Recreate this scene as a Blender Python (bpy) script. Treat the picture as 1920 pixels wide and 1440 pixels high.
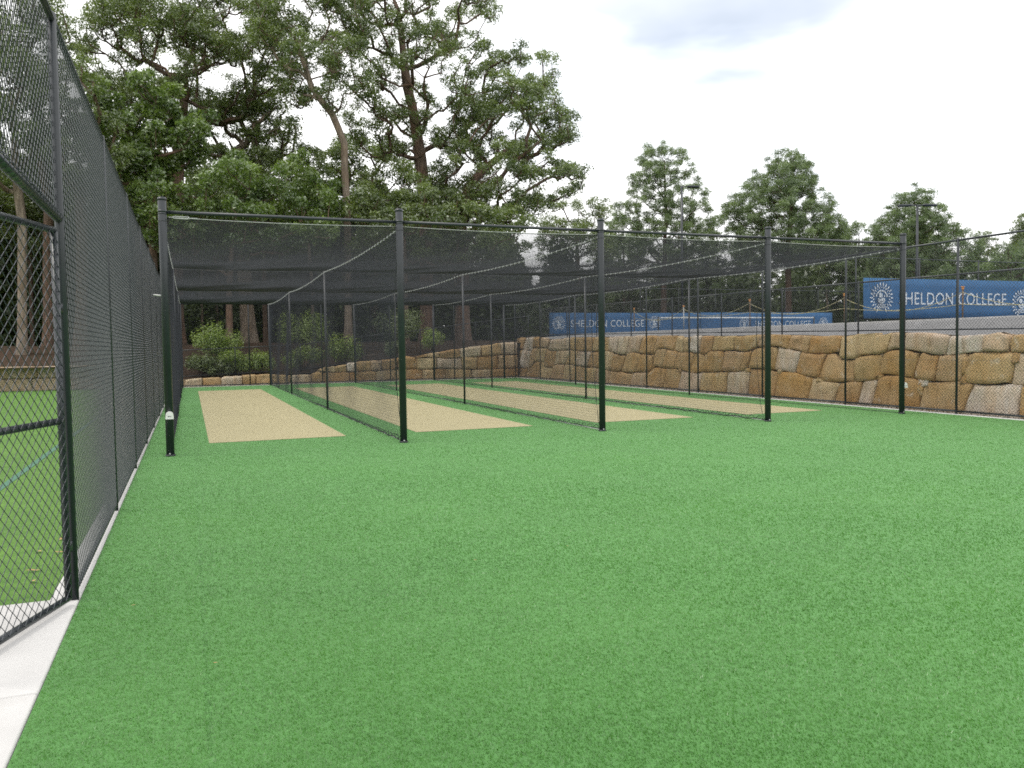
import bpy, math, random
import numpy as np
from mathutils import Matrix, Vector

SC = bpy.context.scene
COL = SC.collection
for _o in list(bpy.data.objects):
    bpy.data.objects.remove(_o)

# ------------------------------------------------------------------ camera
YAW, PITCH, ROLL, EYE = .3749, .047, .0143, 1.5
_R = Vector((math.cos(YAW), -math.sin(YAW), 0))
_F = Vector((math.cos(PITCH)*math.sin(YAW), math.cos(PITCH)*math.cos(YAW), -math.sin(PITCH)))
_U = Vector((math.sin(PITCH)*math.sin(YAW), math.sin(PITCH)*math.cos(YAW), math.cos(PITCH)))
_r = _R*math.cos(ROLL) - _U*math.sin(ROLL)
_u = _R*math.sin(ROLL) + _U*math.cos(ROLL)
cam = bpy.data.cameras.new('camera')
cam.lens = 28.748; cam.sensor_width = 36; cam.sensor_fit = 'HORIZONTAL'
cam.clip_start = .05; cam.clip_end = 3000
camo = bpy.data.objects.new('camera', cam); COL.objects.link(camo)
M = Matrix(((_r.x, _u.x, -_F.x, 0), (_r.y, _u.y, -_F.y, 0), (_r.z, _u.z, -_F.z, EYE), (0, 0, 0, 1)))
camo.matrix_world = M
SC.camera = camo

# ------------------------------------------------------------------ light and exposure
SUN_EL, SUN_AZ = math.radians(62), math.radians(-80)      # azimuth from +Y towards +X
SUN_STRENGTH = 1.5
sun = bpy.data.lights.new('sun', 'SUN'); sun.energy = SUN_STRENGTH; sun.angle = math.radians(14); sun.color = (1, .95, .87)
suno = bpy.data.objects.new('sun', sun); COL.objects.link(suno)
_d = Vector((math.cos(SUN_EL)*math.sin(SUN_AZ), math.cos(SUN_EL)*math.cos(SUN_AZ), math.sin(SUN_EL)))
suno.rotation_euler = (-_d).to_track_quat('-Z', 'Y').to_euler()
suno.location = _d*60

SKY_STRENGTH, CLOUD_LOW, CLOUD_HIGH = .12, 10.6, 14.5
world = bpy.data.worlds.new('World'); SC.world = world; world.use_nodes = True
nt = world.node_tree; nt.nodes.clear()
def nn(nt, t, **kw):
    n = nt.nodes.new(t)
    for k, v in kw.items():
        if k.startswith('i_'):
            n.inputs[k[2:]].default_value = v
        else:
            setattr(n, k, v)
    return n
out = nn(nt, 'ShaderNodeOutputWorld'); bg = nn(nt, 'ShaderNodeBackground'); bg.inputs[1].default_value = SKY_STRENGTH
sky = nn(nt, 'ShaderNodeTexSky'); sky.sky_type = 'NISHITA'; sky.sun_disc = False
sky.sun_elevation = SUN_EL; sky.sun_rotation = SUN_AZ
tc = nn(nt, 'ShaderNodeTexCoord')
mp = nn(nt, 'ShaderNodeMapping'); mp.inputs['Scale'].default_value = (1, 1, 2.2); mp.inputs['Location'].default_value = (3.1, .4, -.22); mp.inputs['Rotation'].default_value = (0, 0, -.14)
n1 = nn(nt, 'ShaderNodeTexNoise'); n1.inputs['Scale'].default_value = 1.15; n1.inputs['Detail'].default_value = 6; n1.inputs['Roughness'].default_value = .52
r1 = nn(nt, 'ShaderNodeMapRange'); r1.inputs[1].default_value = .22; r1.inputs[2].default_value = .40; r1.inputs[3].default_value = CLOUD_LOW; r1.inputs[4].default_value = CLOUD_HIGH; r1.interpolation_type = 'SMOOTHSTEP'
mp2 = nn(nt, 'ShaderNodeMapping'); mp2.inputs['Scale'].default_value = (1, 1, 3.5); mp2.inputs['Location'].default_value = (7.3, 1.9, .3)
n2 = nn(nt, 'ShaderNodeTexNoise'); n2.inputs['Scale'].default_value = 2.0; n2.inputs['Detail'].default_value = 5
r2 = nn(nt, 'ShaderNodeMapRange'); r2.inputs[1].default_value = .32; r2.inputs[2].default_value = .44; r2.inputs[3].default_value = .56; r2.inputs[4].default_value = 1.0; r2.interpolation_type = 'SMOOTHSTEP'
tint = nn(nt, 'ShaderNodeMix', data_type='RGBA'); tint.inputs[6].default_value = (.86, .93, 1.03, 1); tint.inputs[7].default_value = (1.0, 1.0, 1.0, 1)
r3 = nn(nt, 'ShaderNodeMapRange'); r3.inputs[1].default_value = .22; r3.inputs[2].default_value = .40
mul = nn(nt, 'ShaderNodeVectorMath', operation='SCALE')
mix = nn(nt, 'ShaderNodeMix', data_type='RGBA')
L = nt.links.new
L(tc.outputs['Generated'], mp.inputs[0]); L(mp.outputs[0], n1.inputs['Vector']); L(n1.outputs[0], r1.inputs[0]); L(n1.outputs[0], r3.inputs[0])
L(tc.outputs['Generated'], mp2.inputs[0]); L(mp2.outputs[0], n2.inputs['Vector']); L(n2.outputs[0], r2.inputs[0])
L(r3.outputs[0], tint.inputs[0]); L(tint.outputs[2], mul.inputs[0]); L(r1.outputs[0], mul.inputs['Scale'])
L(r2.outputs[0], mix.inputs[0]); L(sky.outputs[0], mix.inputs[6]); L(mul.outputs[0], mix.inputs[7])
L(mix.outputs[2], bg.inputs[0]); L(bg.outputs[0], out.inputs[0])

SC.view_settings.view_transform = 'Standard'; SC.view_settings.look = 'None'
SC.view_settings.exposure = 0.0; SC.view_settings.gamma = 1.0; SC.view_settings.use_curve_mapping = False
SC.render.engine = 'CYCLES'
SC.cycles.max_bounces = 6; SC.cycles.diffuse_bounces = 3; SC.cycles.glossy_bounces = 2
SC.cycles.transparent_max_bounces = 8; SC.cycles.transmission_bounces = 3
SC.cycles.use_denoising = False
SC.cycles.denoiser = 'OPENIMAGEDENOISE'; SC.cycles.denoising_input_passes = 'RGB_ALBEDO_NORMAL'; SC.cycles.denoising_prefilter = 'ACCURATE'
SC.cycles.pixel_filter_type = 'BLACKMAN_HARRIS'; SC.cycles.filter_width = 1.7

# ------------------------------------------------------------------ helpers
rng = np.random.default_rng(7)
def mesh(name, V, Fq, mats, smooth=False, attr=None):
    """V (n,3); Fq (m,k) int array or list of arrays of equal k / list of lists"""
    me = bpy.data.meshes.new(name)
    V = np.asarray(V, dtype=np.float32).reshape(-1, 3)
    if isinstance(Fq, np.ndarray):
        groups = [Fq]
    else:
        groups = [g for g in Fq if len(g)]
        if groups and not isinstance(groups[0], np.ndarray):
            me.from_pydata([tuple(map(float, v)) for v in V], [], Fq)
            groups = None
    if groups is not None:
        me.vertices.add(len(V)); me.vertices.foreach_set('co', V.ravel())
        loops = np.concatenate([g.ravel() for g in groups]).astype(np.int32)
        sizes = np.concatenate([np.full(len(g), g.shape[1]) for g in groups]).astype(np.int32)
        starts = np.concatenate([[0], np.cumsum(sizes)[:-1]]).astype(np.int32)
        me.loops.add(len(loops)); me.loops.foreach_set('vertex_index', loops)
        me.polygons.add(len(sizes)); me.polygons.foreach_set('loop_start', starts)
        try: me.polygons.foreach_set('loop_total', sizes)
        except Exception: pass
        me.update(calc_edges=True)
    if smooth:
        me.polygons.foreach_set('use_smooth', np.ones(len(me.polygons), dtype=bool))
    if attr is not None:
        a = me.attributes.new('tone', 'FLOAT', 'POINT'); a.data.foreach_set('value', np.asarray(attr, dtype=np.float32))
    for m in (mats if isinstance(mats, (list, tuple)) else [mats]):
        me.materials.append(m)
    return me

def obj(name, me, parent=None, loc=None):
    o = bpy.data.objects.new(name, me); COL.objects.link(o)
    if parent is not None: o.parent = parent
    if loc is not None: o.location = loc
    return o
def empty(name, loc=(0, 0, 0), rz=0):
    o = bpy.data.objects.new(name, None); COL.objects.link(o); o.location = loc; o.rotation_euler = (0, 0, rz); o.empty_display_size = .2
    return o
def tag(o, label=None, cat=None, group=None, kind=None):
    if label: o['label'] = label
    if cat: o['category'] = cat
    if group: o['group'] = group
    if kind: o['kind'] = kind
    return o

def frames(T):
    T = T/np.maximum(np.linalg.norm(T, axis=1, keepdims=True), 1e-9)
    ref = np.where(np.abs(T[:, 2:3]) > .9, np.array([[1., 0, 0]]), np.array([[0, 0, 1.]]))
    A = np.cross(T, ref); A /= np.maximum(np.linalg.norm(A, axis=1, keepdims=True), 1e-9)
    B = np.cross(T, A)
    return A, B
def segs(P0, P1, r, n=4, rot=0.):
    """open prisms for many straight segments"""
    P0 = np.asarray(P0, float); P1 = np.asarray(P1, float); m = len(P0)
    A, B = frames(P1-P0)
    r = np.broadcast_to(np.asarray(r, float), (m,)) if np.ndim(r) <= 1 else r
    ang = np.arange(n)*2*math.pi/n + rot
    off = (A[:, None, :]*np.cos(ang)[None, :, None] + B[:, None, :]*np.sin(ang)[None, :, None])*r[:, None, None]
    V = np.concatenate([P0[:, None, :]+off, P1[:, None, :]+off], axis=1).reshape(-1, 3)
    k = np.arange(n); k2 = (k+1) % n
    f = np.stack([k, k2, k2+n, k+n], axis=1)
    F = (np.arange(m)[:, None, None]*2*n + f[None]).reshape(-1, 4)
    return V, F
def polyseg(P, r, n=4):
    P = np.asarray(P, float)
    return segs(P[:-1], P[1:], r, n)
def tube(P, r, n=8, cap=True):
    """continuous tube along a polyline with radius per point"""
    P = np.asarray(P, float); m = len(P)
    r = np.broadcast_to(np.asarray(r, float), (m,))
    T = np.gradient(P, axis=0)
    T /= np.maximum(np.linalg.norm(T, axis=1, keepdims=True), 1e-9)
    a = np.array([1., 0, 0]) if abs(T[0, 2]) > .8 else np.array([0, 0, 1.])
    a = a - T[0]*a.dot(T[0]); a /= np.linalg.norm(a)
    V = []
    ang = np.arange(n)*2*math.pi/n
    for i in range(m):
        a = a - T[i]*a.dot(T[i]); a /= max(np.linalg.norm(a), 1e-9); b = np.cross(T[i], a)
        V.append(P[i] + r[i]*(np.cos(ang)[:, None]*a + np.sin(ang)[:, None]*b))
    V = np.concatenate(V)
    k = np.arange(n); k2 = (k+1) % n
    F = np.concatenate([np.stack([k, k2, k2+n, k+n], axis=1)+i*n for i in range(m-1)])
    if cap:
        V = np.concatenate([V, P[:1], P[-1:]])
        c0, c1 = m*n, m*n+1
        tri = [np.stack([k2, k, np.full(n, c0)], axis=1), np.stack([k+(m-1)*n, k2+(m-1)*n, np.full(n, c1)], axis=1)]
        return V, [F, np.concatenate(tri)]
    return V, [F]
def join(parts):
    Vs, q, t, o = [], [], [], 0
    for V, F in parts:
        V = np.asarray(V, float)
        for g in (F if isinstance(F, list) else [F]):
            (q if g.shape[1] == 4 else t).append(g+o)
        Vs.append(V); o += len(V)
    G = []
    if q: G.append(np.concatenate(q))
    if t: G.append(np.concatenate(t))
    return np.concatenate(Vs), G
def box(x0, y0, z0, x1, y1, z1, bev=0.):
    if bev <= 0:
        V = np.array([(x, y, z) for z in (z0, z1) for y in (y0, y1) for x in (x0, x1)], float)
        F = np.array([(0, 2, 3, 1), (4, 5, 7, 6), (0, 1, 5, 4), (2, 6, 7, 3), (0, 4, 6, 2), (1, 3, 7, 5)])
        return V, F
    b = bev; V = []
    for z, i in ((z0, b), (z0+b, 0), (z1-b, 0), (z1, b)):
        V += [(x0+b+i*.7, y0+i, z), (x1-b-i*.7, y0+i, z), (x1-i, y0+b+i*.7, z), (x1-i, y1-b-i*.7, z), (x1-b-i*.7, y1-i, z), (x0+b+i*.7, y1-i, z), (x0+i, y1-b-i*.7, z), (x0+i, y0+b+i*.7, z)]
    F4 = np.array([(k+8*j, (k+1) % 8+8*j, (k+1) % 8+8*j+8, k+8*j+8) for j in range(3) for k in range(8)])
    V.append(((x0+x1)/2, (y0+y1)/2, z0)); V.append(((x0+x1)/2, (y0+y1)/2, z1))
    F3 = np.array([((k+1) % 8, k, 32) for k in range(8)] + [(k+24, (k+1) % 8+24, 33) for k in range(8)])
    return np.array(V), [F4, F3]
def cyl(x, y, z0, z1, r, n=14):
    return tube([(x, y, z0), (x, y, z1)], r, n)
def grid(xs, ys, zf):
    X, Y = np.meshgrid(xs, ys); Z = zf(X, Y)
    V = np.stack([X, Y, Z], axis=-1).reshape(-1, 3)
    nx, ny = len(xs), len(ys)
    i = np.arange(nx-1)[None, :] + np.arange(ny-1)[:, None]*nx
    F = np.stack([i, i+1, i+1+nx, i+nx], axis=-1).reshape(-1, 4)
    return V, F

# ------------------------------------------------------------------ materials
def material(name):
    m = bpy.data.materials.new(name); m.use_nodes = True
    nt = m.node_tree; b = nt.nodes['Principled BSDF']
    return m, nt, b
def plain(name, col, rough=.6, metal=0., spec=.5, noise=.0, scale=20., bump=0.):
    m, nt, b = material(name)
    b.inputs['Base Color'].default_value = (*col, 1); b.inputs['Roughness'].default_value = rough
    b.inputs['Metallic'].default_value = metal; b.inputs['Specular IOR Level'].default_value = spec
    if noise or bump:
        tc = nn(nt, 'ShaderNodeTexCoord'); n = nn(nt, 'ShaderNodeTexNoise'); n.inputs['Scale'].default_value = scale; n.inputs['Detail'].default_value = 4
        nt.links.new(tc.outputs['Object'], n.inputs['Vector'])
        if noise:
            mx = nn(nt, 'ShaderNodeMix', data_type='RGBA')
            mx.inputs[6].default_value = (*[c*(1-noise) for c in col], 1); mx.inputs[7].default_value = (*[min(1, c*(1+noise)) for c in col], 1)
            nt.links.new(n.outputs[0], mx.inputs[0]); nt.links.new(mx.outputs[2], b.inputs['Base Color'])
        if bump:
            bp = nn(nt, 'ShaderNodeBump'); bp.inputs['Strength'].default_value = bump; bp.inputs['Distance'].default_value = .01
            nt.links.new(n.outputs[0], bp.inputs['Height']); nt.links.new(bp.outputs[0], b.inputs['Normal'])
    return m
def noise_of(nt, vec, scale, detail=3, rough=.5, vscale=None, rot=None):
    if vscale is not None or rot is not None:
        mp = nn(nt, 'ShaderNodeMapping')
        if vscale is not None: mp.inputs['Scale'].default_value = vscale
        if rot is not None: mp.inputs['Rotation'].default_value = rot
        nt.links.new(vec, mp.inputs[0]); vec = mp.outputs[0]
    n = nn(nt, 'ShaderNodeTexNoise'); n.inputs['Scale'].default_value = scale; n.inputs['Detail'].default_value = detail; n.inputs['Roughness'].default_value = rough
    nt.links.new(vec, n.inputs['Vector'])
    return n.outputs[0]
def rng_map(nt, v, a, b, c, d):
    r = nn(nt, 'ShaderNodeMapRange'); nt.links.new(v, r.inputs[0])
    for i, x in enumerate((a, b, c, d)): r.inputs[i+1].default_value = x
    return r.outputs[0]
def mixc(nt, f, c0, c1, blend='MIX'):
    m = nn(nt, 'ShaderNodeMix', data_type='RGBA'); m.blend_type = blend
    for s, i in ((f, 0), (c0, 6), (c1, 7)):
        if hasattr(s, 'links') or hasattr(s, 'is_linked'): nt.links.new(s, m.inputs[i])
        elif i == 0: m.inputs[0].default_value = s
        else: m.inputs[i].default_value = (*s, 1)
    return m.outputs[2]

def pile(name, dark, light, brown=None, seams=False, sheen=.5, sheen_col=(.6, .9, .6), bump=.5):
    m, nt, b = material(name)
    geo = nn(nt, 'ShaderNodeNewGeometry'); P = geo.outputs['Position']
    fine = noise_of(nt, P, 150, 2, .6)
    tuft = noise_of(nt, P, 34, 4, .65, vscale=(1., .55, 1))
    brush = noise_of(nt, P, 3.2, 5, .62, vscale=(.55, 1.6, 1), rot=(0, 0, .35))
    big = noise_of(nt, P, .55, 3, .5)
    a = rng_map(nt, fine, .3, .7, 0, 1)
    t = rng_map(nt, tuft, .36, .64, 0, 1)
    s = rng_map(nt, brush, .35, .65, 0, 1)
    def add(x, y, op='MULTIPLY_ADD', k=.5):
        n = nn(nt, 'ShaderNodeMath', operation='MULTIPLY_ADD'); nt.links.new(x, n.inputs[0]); n.inputs[1].default_value = k
        if hasattr(y, 'links'): nt.links.new(y, n.inputs[2])
        else: n.inputs[2].default_value = y
        return n.outputs[0]
    f = add(a, add(t, add(s, add(rng_map(nt, big, .35, .65, 0, 1), 0., k=.16), k=.28), k=.38), k=.18)
    col = mixc(nt, f, dark, light)
    if seams:
        sx = nn(nt, 'ShaderNodeSeparateXYZ'); nt.links.new(P, sx.inputs[0])
        md = nn(nt, 'ShaderNodeMath', operation='PINGPONG'); ad = nn(nt, 'ShaderNodeMath', operation='ADD'); ad.inputs[1].default_value = 100*3.66 + 3.58
        nt.links.new(sx.outputs[0], ad.inputs[0]); nt.links.new(ad.outputs[0], md.inputs[0]); md.inputs[1].default_value = 1.83
        sm = rng_map(nt, md.outputs[0], .0, .03, .16, 0.)
        col = mixc(nt, sm, col, tuple(c*.62 for c in dark))
    nt.links.new(col, b.inputs['Base Color'])
    b.inputs['Roughness'].default_value = .75; b.inputs['Specular IOR Level'].default_value = .25
    b.inputs['Sheen Weight'].default_value = sheen; b.inputs['Sheen Roughness'].default_value = .35; b.inputs['Sheen Tint'].default_value = (*sheen_col, 1)
    h = add(a, add(t, 0., k=.8), k=.8)
    bp = nn(nt, 'ShaderNodeBump'); bp.inputs['Strength'].default_value = bump; bp.inputs['Distance'].default_value = .006
    nt.links.new(h, bp.inputs['Height']); nt.links.new(bp.outputs[0], b.inputs['Normal'])
    return m
M_TURF = pile('turf_pile', (.056, .165, .036), (.084, .225, .054), seams=True, sheen=.40, sheen_col=(.55, .95, .5))
M_STRIP = pile('strip_pile', (.322, .277, .138), (.372, .325, .172), bump=.15, sheen=.25, sheen_col=(1, .95, .8))
M_LAWN = pile('lawn_grass', (.038, .11, .010), (.125, .25, .03), sheen=.1)

def ground_mix(name, c0, c1, c2, sc=3.):
    m, nt, b = material(name)
    geo = nn(nt, 'ShaderNodeNewGeometry'); P = geo.outputs['Position']
    a = rng_map(nt, noise_of(nt, P, sc*12, 4, .7), .3, .7, 0, 1); d = rng_map(nt, noise_of(nt, P, sc*.3, 4, .6), .35, .65, 0, 1)
    col = mixc(nt, d, mixc(nt, a, c0, c1), mixc(nt, a, c0, c2))
    nt.links.new(col, b.inputs['Base Color']); b.inputs['Roughness'].default_value = .95; b.inputs['Specular IOR Level'].default_value = .15
    bp = nn(nt, 'ShaderNodeBump'); bp.inputs['Strength'].default_value = .8; bp.inputs['Distance'].default_value = .03
    nt.links.new(a, bp.inputs['Height']); nt.links.new(bp.outputs[0], b.inputs['Normal'])
    return m
M_MULCH = ground_mix('mulch', (.035, .022, .015), (.13, .08, .055), (.09, .065, .04))
M_GRAVELBANK = ground_mix('gravel_bank', (.22, .22, .225), (.38, .375, .375), (.33, .325, .325), 6)
M_GROUND = ground_mix('dry_ground', (.05, .05, .025), (.12, .10, .05), (.09, .10, .04))
M_COURT = ground_mix('court_paint', (.10, .16, .22), (.13, .20, .27), (.14, .20, .26), 8)
M_CONC = plain('concrete', (.55, .54, .525), .85, noise=.16, scale=2.5, spec=.2)
M_BLACK = plain('black_powder_coat', (.016, .021, .026), .36, spec=.6, noise=.3, scale=7)
M_WIRE = plain('black_coated_wire', (.022, .029, .038), .30, spec=.65)
M_NET = plain('black_netting_twine', (.042, .046, .058), .7, spec=.3)
M_ROPE = plain('dark_edge_rope', (.02, .022, .024), .8)
M_GALV = plain('galvanised_steel', (.50, .51, .50), .42, metal=.7)
M_LACE = plain('pale_lacing_cord', (.30, .32, .31), .7)
M_WHITE = plain('white_plastic', (.78, .78, .76), .4)
M_GREYPRINT = plain('grey_print', (.25, .26, .27), .6)
M_BLUE = plain('blue_banner_cloth', (.025, .115, .265), .7, noise=.18, scale=1.3)
M_LETTER = plain('white_banner_print', (.62, .66, .70), .7)
M_YELLOW = plain('yellow_plastic_chain', (.45, .41, .22), .6)
M_ORANGE = plain('orange_plastic_cap', (.75, .33, .08), .5)
M_PICKET = plain('rusty_star_picket', (.16, .10, .06), .8)
M_BLUELINE = plain('faded_blue_line', (.06, .16, .10), .85)
M_DEADLEAF = plain('dead_leaf', (.42, .27, .12), .7, noise=.3, scale=40)
M_PEBBLE = plain('pale_gravel', (.42, .36, .30), .85, noise=.4, scale=30)
M_KERB = plain('weathered_kerb', (.34, .335, .33), .9, noise=.2, scale=5)
M_CORE = plain('joint_earth', (.035, .024, .014), .95)

def stone_mat(name, cols, band=1.):
    m, nt, b = material(name)
    tc = nn(nt, 'ShaderNodeTexCoord'); oi = nn(nt, 'ShaderNodeObjectInfo')
    ad = nn(nt, 'ShaderNodeVectorMath', operation='ADD'); cm = nn(nt, 'ShaderNodeCombineXYZ')
    ml = nn(nt, 'ShaderNodeMath', operation='MULTIPLY'); nt.links.new(oi.outputs['Random'], ml.inputs[0]); ml.inputs[1].default_value = 57.
    for i in range(3): nt.links.new(ml.outputs[0], cm.inputs[i])
    nt.links.new(tc.outputs['Object'], ad.inputs[0]); nt.links.new(cm.outputs[0], ad.inputs[1]); P = ad.outputs[0]
    # strata bands standing near upright and leaning, as quarried blocks show
    bands = rng_map(nt, noise_of(nt, P, 3.0*band, 4, .55, vscale=(1.3, 1.5, .22), rot=(.25, 0, 0)), .36, .64, 0, 1)
    blot = rng_map(nt, noise_of(nt, P, 1.6, 4, .55), .35, .65, 0, 1)
    grain = rng_map(nt, noise_of(nt, P, 26, 6, .7), .3, .7, 0, 1)
    base = nn(nt, 'ShaderNodeValToRGB'); cr = base.color_ramp
    cr.elements[0].position = 0; cr.elements[0].color = (*cols[0], 1); cr.elements[1].position = 1; cr.elements[1].color = (*cols[-1], 1)
    for i, c in enumerate(cols[1:-1]):
        e = cr.elements.new((i+1)/(len(cols)-1)); e.color = (*c, 1)
    nt.links.new(oi.outputs['Random'], base.inputs[0])
    bm_ = nn(nt, 'ShaderNodeMath', operation='MULTIPLY'); nt.links.new(bands, bm_.inputs[0]); bm_.inputs[1].default_value = .42
    c = mixc(nt, bm_.outputs[0], base.outputs[0], (.50, .26, .07))
    mm = nn(nt, 'ShaderNodeMath', operation='MULTIPLY'); nt.links.new(blot, mm.inputs[0]); mm.inputs[1].default_value = .36
    c = mixc(nt, mm.outputs[0], c, (.60, .49, .31))
    g2 = nn(nt, 'ShaderNodeMath', operation='MULTIPLY'); nt.links.new(grain, g2.inputs[0]); g2.inputs[1].default_value = .10
    c = mixc(nt, g2.outputs[0], c, (.16, .09, .04))
    st = rng_map(nt, noise_of(nt, P, 2.2, 5, .65, vscale=(1.6, 1.6, .45)), .56, .72, 0, .55)
    c = mixc(nt, st, c, (.17, .10, .045))
    pl_ = rng_map(nt, noise_of(nt, P, 4.5, 4, .6), .60, .70, 0, .45)
    c = mixc(nt, pl_, c, (.66, .60, .50))
    nt.links.new(c, b.inputs['Base Color']); b.inputs['Roughness'].default_value = .9; b.inputs['Specular IOR Level'].default_value = .2
    sm = nn(nt, 'ShaderNodeMath', operation='MULTIPLY_ADD'); nt.links.new(bands, sm.inputs[0]); sm.inputs[1].default_value = 1.6; nt.links.new(grain, sm.inputs[2])
    bp = nn(nt, 'ShaderNodeBump'); bp.inputs['Strength'].default_value = .6; bp.inputs['Distance'].default_value = .04
    nt.links.new(sm.outputs[0], bp.inputs['Height']); nt.links.new(bp.outputs[0], b.inputs['Normal'])
    return m
M_STONE = stone_mat('sandstone_boulder', [(.52, .38, .18), (.40, .22, .08), (.60, .48, .28), (.50, .30, .11), (.70, .66, .61), (.44, .25, .09), (.58, .43, .21), (.68, .61, .50)])
M_BLOCK = stone_mat('sawn_sandstone_block', [(.46, .39, .30), (.42, .36, .28), (.52, .45, .35)], .6)

def leaf_mat(name, c0, c1, trans=.35, gloss=.12):
    m = bpy.data.materials.new(name); m.use_nodes = True; nt = m.node_tree; nt.nodes.clear()
    out = nn(nt, 'ShaderNodeOutputMaterial')
    at = nn(nt, 'ShaderNodeAttribute'); at.attribute_name = 'tone'
    col = mixc(nt, at.outputs['Fac'], c0, c1)
    df = nn(nt, 'ShaderNodeBsdfDiffuse'); tr = nn(nt, 'ShaderNodeBsdfTranslucent'); gl = nn(nt, 'ShaderNodeBsdfGlossy')
    gl.inputs['Roughness'].default_value = .38; gl.inputs['Color'].default_value = (.55, .58, .55, 1)
    tcol = mixc(nt, 1., col, (1.15, 1.25, .55), 'MULTIPLY')
    nt.links.new(col, df.inputs[0]); nt.links.new(tcol, tr.inputs[0])
    m1 = nn(nt, 'ShaderNodeMixShader'); m1.inputs[0].default_value = trans; nt.links.new(df.outputs[0], m1.inputs[1]); nt.links.new(tr.outputs[0], m1.inputs[2])
    m2 = nn(nt, 'ShaderNodeMixShader'); m2.inputs[0].default_value = gloss; nt.links.new(m1.outputs[0], m2.inputs[1]); nt.links.new(gl.outputs[0], m2.inputs[2])
    nt.links.new(m2.outputs[0], out.inputs[0])
    return m
M_GUM = leaf_mat('gum_leaf', (.075, .112, .026), (.215, .275, .072), .42, .16)
M_GUM2 = leaf_mat('broad_leaf', (.075, .13, .024), (.215, .30, .065), .40, .16)
M_DARKLEAF = leaf_mat('shade_toned_leaf', (.028, .045, .012), (.075, .105, .026), .25, .06)  # leaf colour darkened to stand in for shade under the canopy
M_PINE = leaf_mat('pine_needle', (.105, .15, .070), (.23, .30, .135), .36, .10)  # needle colour paler and greyer, with distance haze painted in
M_SHRUB = leaf_mat('shrub_leaf', (.12, .19, .026), (.33, .42, .075))
M_SHRUBDARK = leaf_mat('grey_shrub_leaf', (.08, .11, .035), (.20, .25, .08))
def bark_mat(name, a, b_, c):
    m, nt, b = material(name)
    geo = nn(nt, 'ShaderNodeNewGeometry'); P = geo.outputs['Position']
    n = rng_map(nt, noise_of(nt, P, 9, 5, .65, vscale=(1, 1, .18)), .3, .7, 0, 1); k = rng_map(nt, noise_of(nt, P, .9, 3, .5), .4, .62, 0, 1)
    col = mixc(nt, k, mixc(nt, n, a, b_), mixc(nt, n, a, c))
    nt.links.new(col, b.inputs['Base Color']); b.inputs['Roughness'].default_value = .9; b.inputs['Specular IOR Level'].default_value = .2
    bp = nn(nt, 'ShaderNodeBump'); bp.inputs['Strength'].default_value = .8; bp.inputs['Distance'].default_value = .05
    nt.links.new(n, bp.inputs['Height']); nt.links.new(bp.outputs[0], b.inputs['Normal'])
    return m
M_BARK = bark_mat('gum_bark', (.08, .058, .045), (.22, .16, .125), (.23, .14, .095))
M_BARKPALE = bark_mat('pale_bark', (.12, .095, .075), (.34, .28, .22), (.26, .19, .13))
M_BARKDARK = bark_mat('dark_bark', (.045, .032, .024), (.13, .09, .066), (.12, .075, .05))

# ------------------------------------------------------------------ key dimensions (metres)
PX = [-.294, 3.095, 6.607, 10.117, 13.46]            # net posts across the lanes
PY = [12.55, 20.16, 27.67, 35.14]                    # net posts along the lanes
LX, RX, BY = -.69, 14.18, 35.45                      # left fence, right fence, back fence
FH = 3.47
PIPE_Z = 3.44

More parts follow.
